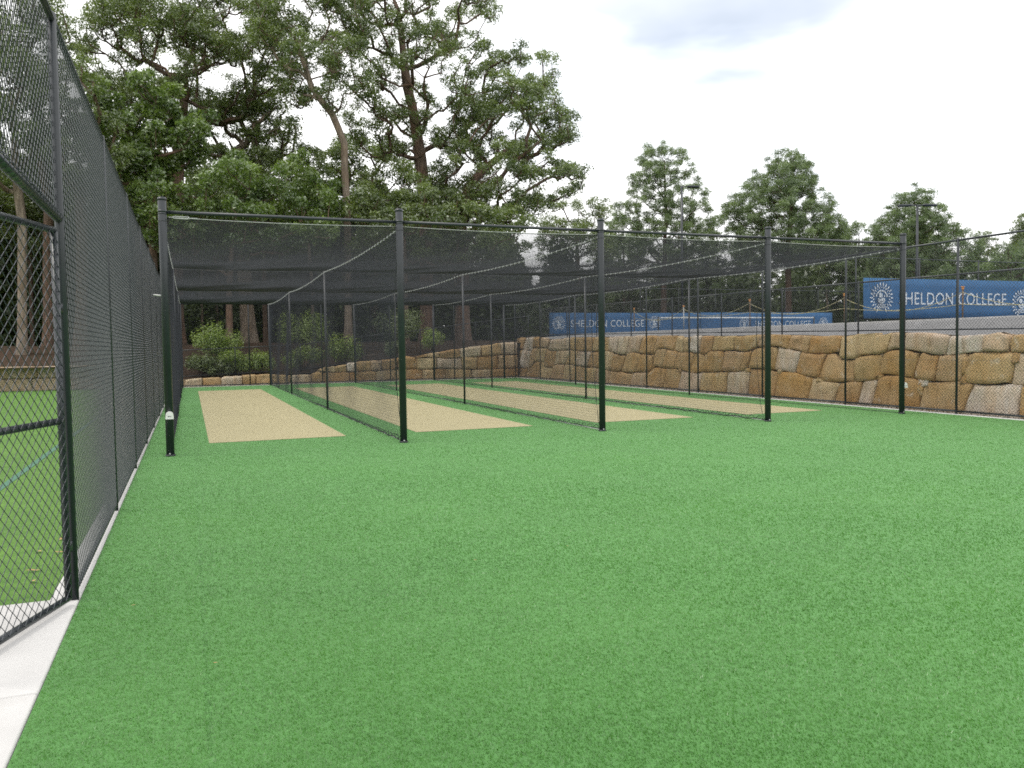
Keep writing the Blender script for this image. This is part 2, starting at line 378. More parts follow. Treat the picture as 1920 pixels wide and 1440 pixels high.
# ------------------------------------------------------------------ the setting
def struct(name, V, F, mat, smooth=False):
    return tag(obj(name, mesh(name, V, F, mat, smooth)), kind='structure')
struct('ground', *grid(np.array([-400., 500.]), np.array([-200., 700.]), lambda X, Y: X*0-.08), M_GROUND)
struct('turf', *grid(np.linspace(LX+.03, RX+.1, 12), np.linspace(-6, BY, 24), lambda X, Y: X*0), M_TURF)
struct('lawn', *grid(np.linspace(-60, -.84, 12), np.linspace(-8, 37.2, 20), lambda X, Y: X*0-.012), M_LAWN)
STRIPS = [(.25, 2.44), (3.67, 5.90), (7.22, 9.42), (10.72, 12.70)]
def turf_fibres():
    # density falls off with distance from where the path enters, fibres there stand for whole tufts
    r = np.random.default_rng(77); n = 620000
    d = 1.9*(24/1.9)**r.uniform(0, 1, n); b = r.uniform(-.28, 1.12, n)
    p = np.stack([d*np.sin(b), d*np.cos(b)], 1); sc = np.minimum(np.clip(d/3., .75, 6)**.72, 2.0)
    ok = (p[:, 0] > LX+.035) & (p[:, 0] < RX-.08)
    for xa, xb in STRIPS: ok &= ~((p[:, 0] > xa-.02) & (p[:, 0] < xb+.02) & (p[:, 1] > 13.93) & (p[:, 1] < 31.92))
    p, sc = p[ok], sc[ok]; n = len(p)
    a = r.uniform(0, 6.283, n); w = .0022*sc*r.uniform(.7, 1.3, n); h = .011*r.uniform(.7, 1.1, n)*np.minimum(.75+.25*sc, 1.25)
    la = .35*np.sin(p[:, 0]*2.3+p[:, 1]*1.7)+r.normal(0, .9, n)+2.2; ll = h*r.uniform(.3, 1.3, n)
    cx, cy = np.cos(a)*w, np.sin(a)*w
    V = np.stack([np.stack([p[:, 0]-cx, p[:, 1]-cy, 0*h-.001], 1), np.stack([p[:, 0]+cx, p[:, 1]+cy, 0*h-.001], 1), np.stack([p[:, 0]+np.cos(la)*ll, p[:, 1]+np.sin(la)*ll, h], 1)], 1).reshape(-1, 3)
    patch = .5+.22*np.sin(p[:, 0]*3.1+1.7*np.sin(p[:, 1]*2.3))*np.sin(p[:, 1]*4.7+p[:, 0])
    roll = np.floor((p[:, 0]-.03)/3.66); seam = np.abs((p[:, 0]-.03)/3.66-np.round((p[:, 0]-.03)/3.66))*3.66 < .012
    streak = .10*np.sin(p[:, 1]*1.9+.8*np.sin(p[:, 0]*.9))*np.sin(p[:, 0]*.7+1)
    t = np.clip(patch*.42+streak+.04*(roll % 2)+r.normal(.36, .065, n)-.22*seam, 0, 1)
    o = obj('turf_fibres', mesh('turf_fibres', V, np.arange(3*n).reshape(-1, 3), M_FIBRE, False, np.repeat(t, 3)))
    tag(o, 'short green synthetic fibres of the turf in the foreground', 'turf pile', kind='stuff')
M_FIBRE = leaf_mat('turf_fibre', (.048, .152, .033), (.160, .365, .098), .36, .08)
turf_fibres()
for k, (a, b) in enumerate(STRIPS):
    struct('batting_strip', *grid(np.linspace(a, b, 4), np.linspace(13.95, 31.9, 8), lambda X, Y: X*0+.004), M_STRIP)
# concrete edge strip under the left fence and the slab at the gate
struct('concrete_edging', *box(-.83, 5.55, -.06, -.665, 36.2, .008, .006), M_CONC)
struct('gate_slab', *box(-2.6, 4.05, -.06, -.665, 5.548, .010, .008), M_CONC)
struct('gate_slab', *box(-2.6, .2, -.06, -.665, 4.040, .010, .008), M_CONC)
struct('concrete_edging', *box(14.12, 2., -.06, 14.27, 35.6, .010, .006), M_CONC)
struct('concrete_edging', *box(-.66, 35.40, -.06, 14.11, 35.52, .008, .006), M_CONC)
struct('court_line', *grid(np.array([-2.05, -1.97]), np.linspace(4.5, 30, 6), lambda X, Y: X*0-.008), M_BLUELINE)

WT_X = [-60, -1.2, -.9, 0, 3, 5, 6.5, 9, 11.5, 14.6, 18, 70]
WT_Z = [.90, .90, .25, .28, .38, .46, .72, .92, 1.25, 1.62, 1.9, 1.95]
def sstep(t):
    t = np.clip(t, 0, 1); return t*t*(3-2*t)
def bank_z(X, Y):
    wt = np.interp(X, WT_X, WT_Z)
    z = wt + (1.78+.004*np.clip(Y-44, 0, 100)-wt)*sstep((Y-36.6)/6.5)
    return z + .05*np.sin(X*.9+Y*.7)*np.sin(Y*.5-X*.3)*sstep((Y-36.5)/2)
struct('garden_bank', *grid(np.concatenate([np.linspace(-60, -2, 20), np.linspace(-1.6, 18, 40), np.linspace(19, 90, 20)]), np.concatenate([np.linspace(36.25, 46, 24), np.linspace(48, 140, 14)]), bank_z), M_MULCH, True)
def zt(Y):
    return 1.55+.0121*(np.asarray(Y)-11)
def rbank_z(X, Y):
    a = zt(Y)-.05
    return a+(1.965-a)*sstep((X-15.3)/2.1)+.012*np.sin(X*3+Y*1.3)
struct('gravel_bank', *grid(np.linspace(14.85, 17.9, 10), np.linspace(-6, 36.9, 40), rbank_z), M_GRAVELBANK, True)
struct('tennis_court', *grid(np.array([17.7, 75.]), np.array([-8., 46.5]), lambda X, Y: X*0+1.978), M_COURT)
struct('court_kerb', *box(17.55, -6, 1.7, 17.69, 36, 2.02, .02), M_KERB)

# ------------------------------------------------------------------ rock walls
RT = [(36.87, 1.85), (35.62, 1.88), (33.94, 1.85), (32.96, 1.74), (30.78, 1.81), (28.01, 1.78), (27.02, 1.78), (25.01, 1.77), (24.07, 1.75), (22.87, 1.76), (22.76, 1.7), (22.05, 1.69), (21.9, 1.76), (21.28, 1.72), (20.2, 1.7), (19.53, 1.69), (18.73, 1.71), (18.39, 1.72), (18.06, 1.69), (17.49, 1.68), (16.69, 1.66), (16.18, 1.61), (15.88, 1.64), (15.62, 1.62), (15.23, 1.65), (14.58, 1.66), (14.4, 1.63), (14.09, 1.68), (13.75, 1.67), (13.06, 1.63), (12.54, 1.59), (12.25, 1.57), (11.78, 1.58), (11.6, 1.59), (11.41, 1.63), (11.2, 1.57), (10.85, 1.57), (9.5, 1.6), (8., 1.53), (6., 1.58)]
R1 = [(36.89, 1.29), (35.97, 1.29), (34.89, 1.25), (34.67, 1.39), (33.16, 1.37), (33.02, 1.25), (31.67, 1.25), (30.79, 1.29), (30.2, 1.25), (29.63, 1.22), (28.09, 1.22), (27.45, 1.24), (27.1, 1.17), (26.75, 1.12), (26.09, 1.08), (25.96, 1.16), (25.33, 1.18), (25.02, 1.13), (24.19, 1.12), (24.02, 1.32), (23.41, 1.32), (22.98, 1.26), (22.56, 1.2), (22.15, 1.23), (21.57, 1.18), (21.24, 1.12), (21.0, 1.23), (20.64, 1.26), (19.78, 1.26), (19.36, 1.23), (18.97, 1.27), (18.73, 1.36), (18.06, 1.37), (17.52, 1.3), (17.01, 1.26), (16.82, 1.2), (16.43, 1.18), (15.87, 1.19), (15.68, 1.22), (15.61, 1.06), (15.19, 1.04), (14.91, 1.15), (14.61, 1.17), (14.26, 1.2), (14.08, 1.28), (13.86, 1.3), (13.58, 1.27), (13.26, 1.22), (12.91, 1.18), (12.66, 1.17), (12.3, 1.19), (12.0, 1.23), (11.77, 1.22), (11.3, 1.24), (11.09, 1.23), (10.84, 1.21), (9.3, 1.1), (8.1, 1.2), (6., 1.15)]
R2 = [(36.92, 0.41), (36.34, 0.42), (35.56, 0.41), (34.81, 0.49), (34.48, 0.77), (33.57, 0.77), (33.38, 0.52), (32.33, 0.5), (32.23, 0.66), (31.33, 0.67), (30.64, 0.7), (30.3, 0.62), (29.64, 0.63), (29.17, 0.6), (28.4, 0.6), (28.03, 0.57), (27.39, 0.5), (27.04, 0.48), (26.3, 0.49), (25.72, 0.43), (25.4, 0.5), (24.55, 0.51), (24.26, 0.59), (24.08, 0.73), (23.63, 0.68), (23.09, 0.67), (22.46, 0.63), (22.01, 0.57), (21.57, 0.55), (21.19, 0.59), (20.64, 0.62), (19.86, 0.65), (19.36, 0.66), (19.12, 0.76), (18.77, 0.76), (18.32, 0.76), (18.06, 0.72), (17.81, 0.7), (17.49, 0.72), (17.18, 0.68), (16.75, 0.63), (16.3, 0.56), (16.08, 0.5), (15.51, 0.49), (15.16, 0.52), (14.75, 0.55), (14.37, 0.59), (14.25, 0.72), (13.74, 0.7), (13.42, 0.66), (13.15, 0.62), (12.9, 0.61), (12.58, 0.61), (12.24, 0.63), (11.9, 0.6), (11.59, 0.58), (11.24, 0.62), (10.83, 0.61), (9.4, .55), (8., .62), (6., .58)]
R3 = [(37., -.06), (6., -.06)]
J1 = [(36.9, 36.9), (35.76, 35.99), (34.74, 34.79), (33.92, 33.97), (32.88, 33.08), (30.8, 30.8), (30.13, 30.25), (28.7, 28.85), (27.52, 27.52), (26.69, 26.82), (25.9, 26.09), (25.02, 25.21), (24.08, 24.25), (22.82, 22.98), (22.01, 22.11), (21.42, 21.52), (20.82, 20.89), (19.78, 19.82), (18.66, 18.73), (18.2, 18.5), (17.42, 17.52), (16.65, 16.75), (15.61, 15.66), (14.55, 14.61), (14.08, 14.17), (13.69, 13.72), (12.53, 12.63), (11.77, 11.78), (11.17, 11.19), (10.2, 10.2), (9.1, 9.0), (8.1, 8.1), (7, 7)]
J2 = [(36.92, 36.92), (36.01, 36.34), (34.92, 35.13), (34.19, 34.55), (33.19, 33.48), (32.19, 32.33), (30.72, 31.24), (30.05, 30.22), (28.86, 29.17), (28.03, 28.03), (27.04, 27.21), (26.03, 26.36), (25.03, 25.27), (24.2, 24.26), (23.41, 23.58), (22.72, 22.88), (21.71, 22.01), (21.24, 21.28), (20.25, 20.33), (19.28, 19.45), (18.93, 19.12), (17.91, 17.95), (16.98, 17.15), (16.05, 16.27), (15.16, 15.07), (14.28, 14.37), (13.29, 13.39), (12.8, 12.83), (12.11, 12.2), (11.06, 11.1), (9.9, 9.9), (8.6, 8.7), (7.2, 7.2)]
J3 = [(36.95, 36.95), (35.81, 36.49), (33.7, 33.9), (32.44, 32.63), (31.26, 31.35), (30.32, 30.57), (29.34, 29.42), (28.27, 28.27), (27.19, 27.33), (25.47, 25.59), (24.5, 24.5), (23.31, 23.47), (22.41, 22.57), (21.24, 21.38), (19.99, 20.03), (18.97, 19.01), (17.8, 17.91), (16.46, 16.62), (15.51, 15.71), (14.81, 14.91), (14.37, 14.48), (13.1, 13.18), (11.92, 12.1), (10.88, 10.9), (9.6, 9.6), (8.3, 8.3), (7., 7.)]
B0 = [(-2, -.06), (15, -.06)]
B1 = [(-0.9, 0.26), (-0.21, 0.3), (0.48, 0.34), (1.17, 0.34), (1.31, 0.37), (2.01, 0.42), (2.58, 0.43), (3.12, 0.43), (3.93, 0.37), (4.78, 0.39), (4.97, 0.42), (5.16, 0.49), (5.4, 0.48), (5.92, 0.44), (6.41, 0.43), (6.8, 0.44), (7.49, 0.45), (8.69, 0.5), (9.51, 0.5), (10.13, 0.46), (10.55, 0.48), (11.57, 0.45), (12.49, 0.41), (13.48, 0.41), (14.7, 0.44)]
B2 = [(5.16, 0.56), (5.5, 0.67), (5.93, 0.71), (6.36, 0.75), (6.56, 0.84), (6.81, 0.86), (7.5, 0.92), (7.99, 0.93), (8.45, 0.97), (9.06, 1.09), (9.57, 1.03), (10.14, 1.01), (10.51, 1.01), (10.99, 0.93), (11.68, 0.96), (12.5, 1.0), (12.72, 1.02), (13.6, 1.06), (14.62, 1.07)]
B3 = [(9.52, 1.03), (10.1, 1.17), (10.67, 1.26), (11.69, 1.4), (12.72, 1.51), (13.72, 1.63), (14.63, 1.67)]
K1 = [-.75, -.21, .47, 1.19, 2.04, 2.57, 3.22, 3.99, 4.88, 5.44, 6.55, 6.77, 7.68, 8.79, 9.84, 10.36, 10.95, 12.21, 13.14, 14.55]
K2 = [5.17, 5.5, 5.93, 6.41, 6.83, 7.49, 7.99, 8.7, 9.57, 10.53, 11.73, 12.49, 13.54, 14.55]
K3 = [9.58, 10.12, 10.67, 11.69, 12.72, 13.72, 14.55]
def stone_mesh(top, bot, a, b, place, seed, depth, flat=False, n=9, m=7):
    """a, b = (u at top, u at bottom) of the two upright joints; top, bot = bed curves; place(u, v, depth)"""
    r = np.random.default_rng(seed)
    def curve(c, u):
        c = sorted(c); return np.interp(u, [p[0] for p in c], [p[1] for p in c])
    s = np.linspace(0, 1, n); t = np.linspace(0, 1, m)
    ease = lambda x: .5+.5*np.sign(2*x-1)*np.abs(2*x-1)**.55       # more rows near the edges
    s = np.array([0, .03, .14, .30, .5, .70, .86, .97, 1.]); t = np.array([0, .045, .22, .5, .78, .955, 1.])
    S, T = np.meshgrid(s, t)
    ut = a[0]+(b[0]-a[0])*S; ub = a[1]+(b[1]-a[1])*S
    vt = curve(top, ut[0])[None, :]; vb = curve(bot, ub[0])[None, :]
    U = ub+(ut-ub)*T; Vv = vb+(vt-vb)*T
    w = abs(b[0]-a[0]); h = float(np.mean(vt-vb))
    cs, ct = 2*S-1, 2*T-1
    cor = (np.abs(cs)**5)*(np.abs(ct)**5)
    um, vm = (U.max()+U.min())/2, (Vv.max()+Vv.min())/2
    gap = r.uniform(.004, .010)
    rad = min(w, h)*r.uniform(.005, .045)
    U = U - np.sign(U-um)*(gap*np.abs(cs)**3 + rad*cor*.8); Vv = Vv - np.sign(Vv-vm)*(gap*np.abs(ct)**3 + rad*cor*.8)
    edge = np.maximum(np.abs(cs), np.abs(ct))
    d = depth*(1-np.abs(cs)**20)*(1-np.abs(ct)**20)
    if not flat:
        for _ in range(int(r.integers(4, 8))):
            th = r.uniform(0, 6.283); q = r.uniform(.0, .8); sl = r.uniform(.15, .6)
            d = np.minimum(d, np.maximum(depth*(1+sl*(q-(cs*math.cos(th)+ct*math.sin(th)))), 0))
    tx, ty = r.uniform(-.04, .04, 2)
    d += (tx*cs+ty*ct)*(1-edge**6)
    ph = r.uniform(0, 6.3, 6); fr = r.uniform(2, 7, 4)
    bumpf = (np.sin(fr[0]*U+ph[0])*np.sin(fr[1]*Vv*2+ph[1]) + .6*np.sin(fr[2]*2*U+ph[2]+Vv*3)*np.sin(fr[3]*2.4*Vv+ph[3]))
    d += (.006 if flat else .013)*bumpf*(1-edge**8)
    U += .012*np.sin(5*Vv+ph[4])*(0 if flat else 1); Vv += .010*np.sin(4*U+ph[5])*(0 if flat else 1)
    if not flat:
        d = d+r.normal(0, .014, d.shape)*(1-edge**9); U = U+r.normal(0, .009, U.shape); Vv = Vv+r.normal(0, .008, U.shape)
    P = place(U, Vv, d).reshape(-1, 3)
    i = np.arange(n-1)[None, :]+np.arange(m-1)[:, None]*n
    F = np.stack([i, i+1, i+1+n, i+n], axis=-1).reshape(-1, 4)
    ring = list(range(n)) + [n*k+n-1 for k in range(1, m)] + [n*(m-1)+k for k in range(n-2, -1, -1)] + [n*k for k in range(m-2, 0, -1)]
    back = place(U, Vv, d*0-.22).reshape(-1, 3)[ring]
    q = len(P); k = np.arange(len(ring)); k2 = (k+1) % len(ring); ring = np.array(ring)
    F2 = np.stack([ring[k2], ring[k], q+k, q+k2], axis=1)
    V = np.concatenate([P, back]); c = P.mean(axis=0)
    return V-c, np.concatenate([F, F2]), c
def right_place(U, V, d):
    return np.stack([14.64+.10*V-d, U, V], axis=-1)
def back_place(U, V, d):
    return np.stack([U, 36.12+.08*V-d, V], axis=-1)
wall_r = tag(empty('boulder_wall', (14.6, 20, 0)), 'long retaining wall of honey sandstone boulders behind the right-hand fence', 'wall')
wall_b = tag(empty('boulder_wall', (7, 36.1, 0)), 'low sandstone boulder wall stepping up towards the right behind the back fence', 'wall')
def add_stone(parent, top, bot, a, b, place, seed, depth, flat=False, mat=None, nm='stone'):
    V, F, c = stone_mesh(top, bot, a, b, place, seed, depth, flat)
    o = obj(nm, mesh(nm, V, F, mat or M_STONE, False), parent)
    o.location = Vector(c)-parent.location
    return o
sd = 100
for top, bot, J in ((RT, R1, J1), (R1, R2, J2), (R2, R3, J3)):
    for a, b in zip(J[:-1], J[1:]):
        sd += 1; add_stone(wall_r, top, bot, a, b, right_place, sd, random.Random(sd).uniform(.035, .075))
for top, bot, K in ((B1, B0, K1), (B2, B1, K2), (B3, B2, K3)):
    for a, b in zip(K[:-1], K[1:]):
        sd += 1; j = random.Random(sd).uniform(-.04, .04)
        add_stone(wall_b, top, bot, (a+j*0, a), (b, b), back_place, sd, random.Random(sd).uniform(.05, .09))
for (u, v, w, h) in ((14.33, .64, .20, .14), (13.12, .56, .28, .16), (13.17, .40, .14, .26), (12.12, .95, .12, .40), (12.13, .68, .12, .22), (11.02, 1.12, .16, .22), (16.2, .52, .26, .12), (19.1, .70, .24, .14), (17.72, .68, .20, .14), (22.5, .62, .16, .12), (25.6, .55, .2, .12)):
    sd += 1
    add_stone(wall_r, [(u-w, v+h/2), (u+w, v+h/2)], [(u-w, v-h/2), (u+w, v-h/2)], (u+w/2, u+w/2), (u-w/2, u-w/2), right_place, sd, .06)
o = obj('wall_core', mesh('wall_core', *join([(np.array([(14.70+.10*v, u, v) for u, v in RT]+[(14.70, u, -.1) for u, v in RT])-np.array([14.6, 20, 0]), np.array([(i, i+1, i+1+len(RT), i+len(RT)) for i in range(len(RT)-1)]))]), M_CORE), wall_r)
_bt = [(-1., .2), (3, .32), (5, .36), (6.5, .62), (9, .85), (11.5, 1.2), (14.7, 1.6)]
o = obj('wall_core', mesh('wall_core', np.array([(u, 36.2+.08*v, v) for u, v in _bt]+[(u, 36.2, -.1) for u, v in _bt])-np.array([7, 36.1, 0]), np.array([(i, i+1, i+1+len(_bt), i+len(_bt)) for i in range(len(_bt)-1)]), M_CORE), wall_b)

bw = tag(empty('block_wall', (-8, 37.1, 0)), 'two-course wall of sawn pale sandstone blocks beyond the lawn', 'wall')
def block_place(U, V, d):
    return np.stack([U, 37.1-d, V], axis=-1)
for row in range(2):
    x = -1.1; k = 0
    while x > -22:
        w = random.Random(row*50+k).uniform(1.0, 1.9); sd += 1
        z0, z1 = (-.05, .47) if row == 0 else (.47, .95)
        add_stone(bw, [(x-w, z1), (x, z1)], [(x-w, z0), (x, z0)], (x, x), (x-w, x-w), block_place, sd, .05, True, M_BLOCK, 'block')
        x -= w; k += 1
obj('wall_core', mesh('wall_core', *box(-14.2, .05, -.1, 7., .2, .9), M_CORE), bw)

# gravel strip at the foot of the boulder walls
def pebbles(name, pts, size, mat):
    n = len(pts); base = np.array([(1, 0, 0), (-1, 0, 0), (0, 1, 0), (0, -1, 0), (0, 0, .7), (0, 0, -.7)], float)
    s = rng.uniform(.5, 1.3, (n, 1, 1))*size; jit = rng.uniform(.6, 1.3, (n, 6, 1))
    V = (pts[:, None, :]+base[None]*s*jit).reshape(-1, 3)
    f = np.array([(0, 2, 4), (2, 1, 4), (1, 3, 4), (3, 0, 4), (2, 0, 5), (1, 2, 5), (3, 1, 5), (0, 3, 5)])
    F = (np.arange(n)[:, None, None]*6+f[None]).reshape(-1, 3)
    return obj(name, mesh(name, V, F, mat))
pts = np.concatenate([np.stack([rng.uniform(14.28, 14.56, 3600), rng.uniform(8, 35.4, 3600), rng.uniform(-.02, .03, 3600)], 1),
                      np.stack([rng.uniform(-.6, 14.5, 1600), rng.uniform(35.53, 36.0, 1600), rng.uniform(-.02, .03, 1600)], 1)])
tag(pebbles('gravel', pts, .022, M_PEBBLE), 'pale crushed gravel along the foot of the boulder walls', 'gravel', kind='stuff')

# ------------------------------------------------------------------ chain link
def chain_mesh(name, width, height, r=.0019, p=.0355, n=4, wob=0.):
    """diamond wire mesh in the local x-z plane, x 0..width, z 0..height: interlocked zigzag wires"""
    nw = int(round(width/p)); ns = int(round(height/p)); px = width/nw; pz = height/ns
    i = np.arange(nw)[:, None]; k = np.arange(ns)[None, :]
    par = (i+k) % 2
    x0 = np.where(par == 0, i, i+1)*px + 0*k; x1 = np.where(par == 0, i+1, i)*px + 0*k
    bx = px*.06
    x0 = x0+np.where(par == 0, -bx, bx); x1 = x1+np.where(par == 0, bx, -bx)
    y0 = np.where(par == 0, -r, r)*.9; y1 = -y0
    z0 = k*pz+0*i; z1 = (k+1)*pz+0*i
    P0 = np.stack([x0, y0+0*z0, z0], -1).reshape(-1, 3); P1 = np.stack([x1, y1+0*z1, z1], -1).reshape(-1, 3)
    if wob:
        for P in (P0, P1): P[:, 1] += wob*np.sin(P[:, 0]*1.9+P[:, 2]*1.3)*np.sin(P[:, 2]*2.1+.5)
    V, F = segs(P0, P1, r, n, .4)
    return mesh(name, V, F, M_WIRE)
def pipe(P, r, n=10):
    return tube(P, r, n)
def part(name, VF, mat, parent, smooth=True):
    V, F = VF
    o = obj(name, mesh(name, np.asarray(V)-np.array(parent.location), F, mat, smooth), parent)
    return o
def fence(label, p0, rz, length, height, spacing, meshme, post_r, rails, zf=None, wires=(), start_post=True, wirelift=.05, cat='fence', posth=None):
    """local x along the fence"""
    e = tag(empty('chain_link_fence', p0, rz), label, cat)
    n = max(1, int(round(length/spacing))); sp = length/n
    zf = zf or (lambda x: 0.)
    pm = mesh('post', *pipe([(0, 0, -.1), (0, 0, (posth or height)), (0, 0, (posth or height)+.012)], [post_r, post_r, post_r*.6], 10), M_BLACK, True)
    for k in range(0 if start_post else 1, n+1):
        obj('post', pm, e, (k*sp, 0, zf(k*sp)))
    for k in range(n):
        a, b = k*sp, (k+1)*sp; za, zb = zf(a), zf(b)
        for rh, rr in rails:
            obj('rail', mesh('rail', *pipe([(a+post_r*.8, 0, za+rh), (b-post_r*.8, 0, zb+rh)], rr, 8), M_BLACK, True), e)
        if meshme is not None:
            o = obj('wire_mesh', meshme, e, (a, -post_r*.6, za+wirelift)); tag(o, kind='stuff')
            if zb != za:
                o.matrix_local = Matrix(((1, 0, 0, a), (0, 1, 0, -post_r*.6), ((zb-za)/sp, 0, 1, za+wirelift), (0, 0, 0, 1)))
    for wh in wires:
        obj('tension_wire', mesh('tension_wire', *join([polyseg([(0, -post_r, wh), (length, -post_r, wh)], .002, 4)]), M_WIRE), e)
    return e
H2 = math.pi/2
# left fence: from the gate post to the back corner
SPL = 2.94; NL = 10
m_left = chain_mesh('wire_mesh', SPL, FH-.06, .0018)
fl = fence('tall black chain-link fence running away along the left edge of the turf', (LX, 5.5, 0), H2, SPL*NL+.05, FH, SPL, m_left, .026, [(FH-.03, .021), (.06, .019)])
# the panel over the gate opening, and its far post nearer the camera, belong to the same fence
WG = 2.5
o = tag(obj('wire_mesh', chain_mesh('wire_mesh', WG, FH-2.33, .0021), fl, (-WG, .016, 2.30)), kind='stuff')
obj('rail', mesh('rail', *pipe([(-WG, 0, 2.28), (-.02, 0, 2.28)], .021, 10), M_BLACK, True), fl)
obj('rail', mesh('rail', *pipe([(-WG, 0, FH-.03), (-.02, 0, FH-.03)], .021, 10), M_BLACK, True), fl)
obj('post', mesh('post', *pipe([(-WG, 0, -.1), (-WG, 0, FH)], .026, 10), M_BLACK, True), fl)
# lacing wire winding round the rail over the gate
tt = np.linspace(0, 1, 260)
obj('lacing', mesh('lacing', *polyseg(np.stack([-WG+tt*(WG-.04), .030*np.cos(tt*2*math.pi*26), 2.285+.030*np.sin(tt*2*math.pi*26)], 1), .0021, 4), M_WIRE), fl)
# brackets holding the fence to the first net post
gate = tag(empty('gate', (LX-.005, 5.40, 0), 0), 'black chain-link gate swung outward, left of the tall fence', 'gate')
GD = math.atan2(4.66-5.40, -.945-(-.69)); gate.rotation_euler = (0, 0, GD)
GW, GH = 1.25, 2.20
fr = [((.03, 0, .055), (GW, 0, .055)), ((.03, 0, GH), (GW, 0, GH)), ((.03, 0, 1.10), (GW, 0, 1.10))]
for a, b in fr: obj('rail', mesh('rail', *pipe([a, b], .020, 10), M_BLACK, True), gate)
for x in (.03, GW): obj('stile', mesh('stile', *pipe([(x, 0, .055), (x, 0, GH)], .020, 10), M_BLACK, True), gate)
tag(obj('wire_mesh', chain_mesh('wire_mesh', GW-.03, GH-.06, .0021), gate, (.03, .021, .06)), kind='stuff')
for z in (.35, 1.75): obj('hinge', mesh('hinge', *join([cyl(-.015, 0, z-.03, z+.03, .012, 8), box(-.02, -.012, z-.02, .04, .012, z+.02)]), M_BLACK), gate)

SPR = 2.965
fr_z = FH+.01
m_right = chain_mesh('wire_mesh', SPR, FH-.07, .0019)
fence('tall black chain-link fence along the right side in front of the boulder wall', (RX, 35.6, 0), -H2, SPR*11, fr_z, SPR, m_right, .024, [(FH-.02, .021), (.07, .020)], wires=(.62, 1.08))
SPB = (RX-LX-.1)/5
m_back = chain_mesh('wire_mesh', SPB, FH-.07, .0018, n=3)
fence('tall black chain-link fence closing the far end of the lanes', (LX+.04, BY, 0), 0, SPB*5, FH, SPB, m_back, .024, [(FH-.02, .021), (.06, .020)])
# low fences on top of the walls
m_low = chain_mesh('wire_mesh', 2.82, 1.18, .0018, n=3)
fence('waist-high black chain-link fence on top of the long boulder wall', (15.55, 35.6, 0), -H2, 2.82*11, 1.36, 2.82, m_low, .021, [(1.33, .019), (.14, .017)], zf=lambda x: float(zt(35.6-x)), wirelift=.15)
def zlow(x):
    return float(np.interp(x-.9, WT_X, WT_Z))+.04
m_low2 = chain_mesh('wire_mesh', 2.7, 1.05, .0018, n=3)
fence('waist-high black chain-link fence rising along the top of the back boulder wall', (-.9, 36.62, 0), 0, 2.7*6, 1.22, 2.7, m_low2, .021, [(1.19, .018), (.10, .016)], zf=zlow, wirelift=.12)

# ------------------------------------------------------------------ the net cage
cage = tag(empty('net_frame', (PX[2], PY[0], 0)), 'black steel post-and-cable frame of the four-lane practice nets', 'net frame')
CL = np.array(cage.location)
def cp(name, VF, mat, parent=cage, smooth=True):
    V, F = VF
    return obj(name, mesh(name, np.asarray(V)-CL, F, mat, smooth), parent)
def cable_z(y):
    y = np.asarray(y, float)
    s = np.searchsorted(PY, y, side='right')-1; s = np.clip(s, 0, 2)
    a = np.array(PY)[s]; b = np.array(PY)[s+1]; v = (y-a)/(b-a)
    return 3.345-.075*4*v*(1-v)
for i, x in enumerate(PX):
    p = cp('post', tube([(x, PY[0], -.1), (x, PY[0], 3.635), (x, PY[0], 3.645)], [.056, .056, .050], 20), M_BLACK)
    for z, h in ((PIPE_Z-.03, .012), (PIPE_Z-.005, .03), (PIPE_Z-.13, .008), (3.60, .035)):
        q = obj('collar', mesh('collar', np.asarray(tube([(x, PY[0], z), (x, PY[0], z+h)], .0605, 20)[0])-CL, tube([(0, 0, 0), (0, 0, 1)], 1, 20)[1], M_BLACK, True), p)
    b = obj('bolt', mesh('bolt', np.asarray(tube([(x-.006, PY[0]-.05, .035), (x-.006, PY[0]-.066, .035)], .012, 8)[0])-CL, tube([(0, 0, 0), (0, 0, 1)], 1, 8)[1], M_GALV, True), p)
    b = obj('base_ring', mesh('base_ring', np.asarray(tube([(x, PY[0], 0), (x, PY[0], .022)], .068, 20)[0])-CL, tube([(0, 0, 0), (0, 0, 1)], 1, 20)[1], M_BLACK, True), p)
    if i in (0, 4):
        # white half-round plastic lamp on the post
        ox, oy = (x+.005, PY[0]-.055) if i == 0 else (x+.05, PY[0]-.03)
        ang = np.linspace(0, math.pi, 11); pro = [(ox+.052*math.cos(t), .555+.060*math.sin(t)+.03) for t in ang]
        pro = [(ox+.056, .53)] + pro + [(ox-.056, .53)]
        n = len(pro); V = np.array([(a, oy+.03, c) for a, c in pro]+[(ox+(a-ox)*.9, oy-.022, .53+(c-.53)*.92) for a, c in pro])-CL
        F = [list(range(n)), list(range(2*n-1, n-1, -1))]+[[k, k+n, (k+1) % n+n, (k+1) % n] for k in range(n)]
        q = obj('wall_lamp', mesh('wall_lamp', V, F, M_WHITE), p)
        obj('label_print', mesh('label_print', np.asarray(box(ox-.022, oy-.0245, .565, ox+.022, oy-.0225, .577)[0])-CL, box(0, 0, 0, 1, 1, 1)[1], M_GREYPRINT), p)
    for j, y in enumerate(PY[1:]):
        rr = .042 if j == 2 else .026
        cp('post', tube([(x, y, -.1), (x, y, 3.36)], rr, 12), M_BLACK)
